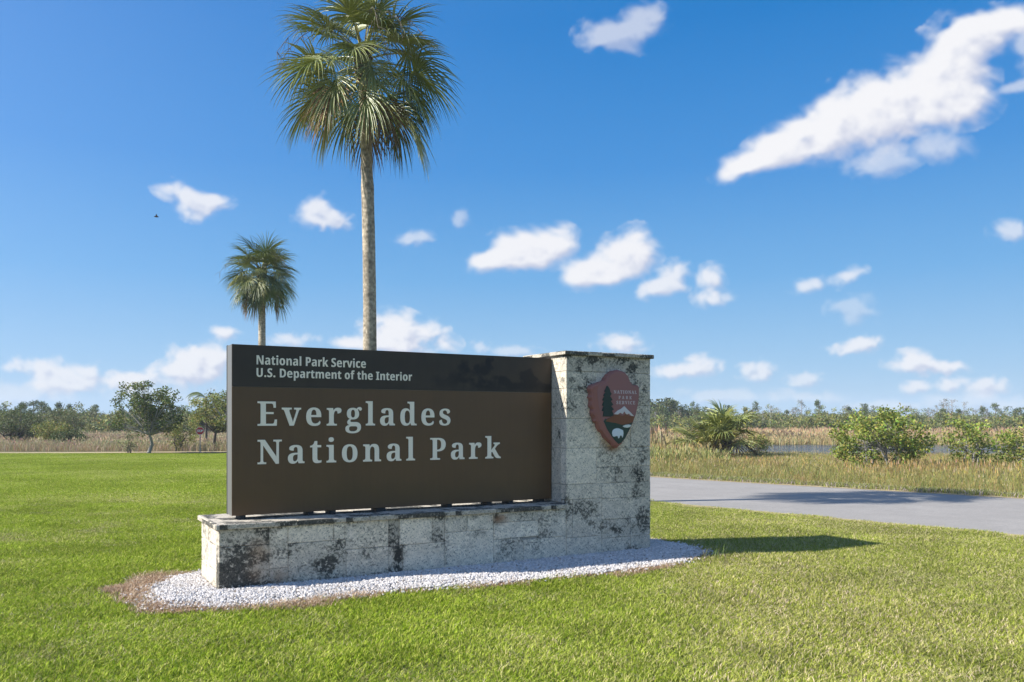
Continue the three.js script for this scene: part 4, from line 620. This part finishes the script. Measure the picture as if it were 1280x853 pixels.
// ---------------------------------------------------------------- far tree line
{
  const r = rng(101);
  const pine = (seed, h) => {
    const q = rng(seed), g = new THREE.Group(), cl = [], limbs = [tube([V(0, -0.05, 0), V((q() - 0.5) * 0.2, h * 0.5, 0), V((q() - 0.5) * 0.3, h * 0.97, 0)], [h * 0.02, h * 0.016, h * 0.007], 6)];
    for (let i = 0; i < 15; i++) { const y = h * lerp(0.5, 1.0, Math.pow(q(), 0.8)), a = q() * 6.283, R = h * 0.2 * Math.pow(1.12 - (y / h - 0.5) * 1.8, 0.8) * (0.5 + 0.7 * q()), x = Math.cos(a) * R, z = Math.sin(a) * R; cl.push([x, y, z, 0.6 + 0.8 * q()]); limbs.push(tube([V(0, y - 0.06 * h, 0), V(x * 0.6, y - 0.03 * h, z * 0.6), V(x, y, z)], [h * 0.006, h * 0.005, h * 0.002], 4)); }
    part('trunk', mergeGeometries(limbs), mat([0.15, 0.13, 0.11], 1), g); part('crown', foliage(q, cl, 46, h * 0.075, h * 0.055, [[0.10, 0.135, 0.06], [0.13, 0.165, 0.075], [0.08, 0.11, 0.05]], 0.35), leafW, g); return g;
  };
  const bushy = (seed, h, pal) => {
    const q = rng(seed), g = new THREE.Group(), cl = [], limbs = [tube([V(0, -0.05, 0), V(0.05 * h, h * 0.3, 0), V(0, h * 0.7, 0)], [h * 0.03, h * 0.025, h * 0.01], 6)];
    for (let i = 0; i < 30; i++) { const u = 2 * q() - 1, a = q() * 6.283, s = Math.sqrt(1 - u * u), k = Math.pow(q(), 0.4); cl.push([Math.cos(a) * s * k * h * 0.42, h * (0.53 + 0.44 * u * k), Math.sin(a) * s * k * h * 0.42, 0.6 + 0.8 * q()]); }
    part('trunk', mergeGeometries(limbs), mat([0.2, 0.18, 0.16], 1), g); part('crown', foliage(q, cl, 40, h * 0.13, h * 0.06, pal), leafW, g); return g;
  };
  const bare = (seed, h) => {
    const q = rng(seed), g = new THREE.Group(), limbs = [tube([V(0, -0.05, 0), V(0.02 * h, h * 0.5, 0), V(0, h, 0)], [h * 0.018, h * 0.012, h * 0.003], 6)], cl = [];
    for (let i = 0; i < 26; i++) { const y = h * lerp(0.35, 0.97, q()), a = q() * 6.283, L = h * 0.2 * (1.1 - y / h + 0.25), e = V(Math.cos(a) * L, y + L * 0.55, Math.sin(a) * L); limbs.push(tube([V(0, y, 0), V(e.x * 0.5, y + L * 0.2, e.z * 0.5), e], [h * 0.007, h * 0.005, h * 0.002], 4)); if (q() < 0.7) cl.push([e.x, e.y, e.z, 0.5]); }
    part('trunk', mergeGeometries(limbs), mat([0.30, 0.28, 0.27], 1), g); part('crown', foliage(q, cl, 22, h * 0.06, h * 0.035, [[0.13, 0.13, 0.07], [0.16, 0.14, 0.10]]), leafW, g); return g;
  };
  const kinds = [
    { name: 'pine_tree', category: 'tree', list: [pine(1, 1), pine(2, 1), pine(3, 1), pine(4, 1)], label: 'slim tufted pine standing in the far tree line', group: 'pines in the far tree line' },
    { name: 'cypress_tree', category: 'tree', list: [bare(5, 1), bare(6, 1), bare(7, 1)], label: 'nearly bare grey cypress standing in the far tree line', group: 'bare cypresses in the far tree line' },
    { name: 'bushy_tree', category: 'tree', list: [bushy(8, 1, OLIVE), bushy(9, 1, GREYG), bushy(10, 1, OAK), bushy(11, 1, [...OLIVE, ...GREYG])], label: 'rounded bushy tree standing in the far tree line', group: 'bushy trees in the far tree line' },
  ];
  const LOOK = [['slim tufted pine', 'slim tufted pine', 'slim tufted pine', 'slim tufted pine'], ['nearly bare grey cypress', 'nearly bare grey cypress', 'nearly bare grey cypress'], ['yellow green rounded tree', 'grey green rounded tree', 'dark green rounded tree', 'dull olive rounded tree']];
  const plant = (kind, X, d, h) => { const K = kinds[kind], pick = Math.floor(r() * K.list.length), src = K.list[pick], where = X < -0.28 * d ? 'far wood beyond the brown marsh' : X < 0.165 * d ? 'far wood hidden behind the sign' : 'far wood beyond the reeds and pond', label = `${h > 4.3 ? 'tall' : h < 3 ? 'low' : 'middling'} ${LOOK[kind][pick]} in the ${where}`, c = src.clone(); c.name = numbered(K.name); c.position.set(X, 0, -d); c.rotation.y = r() * 6.28; c.scale.set(h * (0.85 + 0.3 * r()), h, h * (0.85 + 0.3 * r())); c.userData = { label, category: K.category, group: label.replace(/^\w+ /, '') }; scene.add(shade(c)); };
  // left wood, with the taller pines rising from it
  for (let i = 0; i < 62; i++) { const d = lerp(86, 125, r()), X = lerp(-0.68, -0.27, (i + r()) / 62) * d; plant(r() < 0.5 ? 0 : 2, X, d, lerp(2.6, 3.9, r()) * (d / 100) ** 0.4); }
  for (const [px, d, h] of [[28, 112, 4.1], [42, 110, 4.2], [54, 115, 4.2], [75, 108, 4.0], [88, 118, 4.0], [118, 112, 3.7]]) plant(0, ((px - 640) / 1045) * d, d, h);
  // behind the sign
  for (let i = 0; i < 16; i++) { const d = lerp(95, 150, r()), X = lerp(-0.27, 0.165, (i + r()) / 16) * d; plant(r() < 0.4 ? 0 : 2, X, d, lerp(2.8, 4.2, r())); }
  // right wood beyond the reeds
  for (let i = 0; i < 120; i++) { const d = lerp(98, 165, r()), X = lerp(0.16, 0.68, (i + r()) / 120) * d, k = r(); plant(k < 0.22 ? 0 : k < 0.5 ? 1 : 2, X, d, lerp(2.5, 4.0, r()) * (d / 120) ** 0.5); }
  for (const [px, d, h, k] of [[868, 150, 5, 0], [910, 145, 4.6, 0], [945, 155, 5.2, 0], [1002, 140, 5.3, 1], [1024, 132, 4.9, 0], [1058, 150, 4.6, 1], [1080, 150, 5, 0], [1180, 120, 4.7, 1], [1190, 122, 4.9, 1], [1205, 128, 4.7, 1], [1245, 150, 4.7, 0]]) plant(k, ((px - 640) / 1045) * d, d, h);
  // undergrowth that closes the wood below
  const under = [71, 72].map((s) => { const q = rng(s), cl = []; for (let i = 0; i < 26; i++) cl.push([(q() - 0.5) * 3.2, 0.2 + q() * 1.5, (q() - 0.5) * 2, 1]); return foliage(q, cl, 42, 0.55, 0.24, s === 71 ? [...OLIVE, ...GREYG] : [...GREYG, OLIVE[1], ...OLIVE]); }), U = [[], []];
  for (let i = 0; i < 900; i++) { const d = lerp(90, 190, Math.pow(r(), 1.4)), X = lerp(-0.72, 0.74, r()) * d; if (X > -0.3 * d && d < 98) continue; U[Math.floor(r() * 2)].push({ x: X, z: -d, y: -0.05, turn: r() * 6.3, s: lerp(0.8, 1.35, r()), sy: lerp(0.8, 1.2, r()), color: [1, 1, 1] }); }
  U.forEach((L, i) => stuff('thicket', 'far off green thicket closing the tree line', 'thicket', under[i], leafW, L));
}

// ---------------------------------------------------------------- stop sign and bird
{
  const t = thing('stop_sign', 'small red octagonal stop sign on a thin post at the lawn edge', 'stop sign', [-15.75, 0, -42.2], 0.15);
  const post = mat([0.35, 0.34, 0.32], 0.6, { metalness: 0.3 }), red = mat([0.50, 0.025, 0.02], 0.5), white = mat([0.8, 0.8, 0.78], 0.5);
  part('post', boxUV(chamferBox(-0.02, 0.02, -0.02, 1.32, -0.02, 0.02, 0.004)), post, t);
  const oct = (R, d, z) => { const s = new THREE.Shape(); for (let i = 0; i < 8; i++) { const a = Math.PI / 8 + (i * Math.PI) / 4; s[i ? 'lineTo' : 'moveTo'](Math.cos(a) * R, Math.sin(a) * R); } return new THREE.ExtrudeGeometry(s, { depth: d, bevelEnabled: false }).translate(0, 1.12, z); };
  part('plate', boxUV(oct(0.215, 0.006, 0.022)), white, t); part('red_face', boxUV(oct(0.198, 0.004, 0.028)), red, t);
  part('lettering', lettering(sans, 'STOP', 0.12, 0.29, 0.003, 0.9).translate(-0.145, 1.06, 0.032), white, t);
}
{
  const b = thing('bird', 'small dark bird flying in the clear sky left of the palms', 'bird', [-34.05, 21.2, -80], 0.5);
  b.userData.label = 'small dark bird flying in the clear blue sky';
  const g = new THREE.SphereGeometry(1, 10, 8).scale(0.22, 0.07, 0.07), wing = (s) => { const h = new THREE.Shape([new THREE.Vector2(-0.08, 0), new THREE.Vector2(0.1, 0), new THREE.Vector2(0.06, 0.22), new THREE.Vector2(-0.06, 0.38)]), e = new THREE.ExtrudeGeometry(h, { depth: 0.012, bevelEnabled: false }); e.rotateX(s * 1.0); return e; };
  part('body', boxUV(g), mat([0.02, 0.02, 0.02], 0.9), b); part('wing', wing(1), mat([0.025, 0.022, 0.02], 0.9), b); part('wing', wing(-1.3), mat([0.025, 0.022, 0.02], 0.9), b);
}

scene.fog = new THREE.FogExp2(new THREE.Color().setRGB(0.85, 0.92, 1.0), 0.0006);

renderer.render(scene, camera);
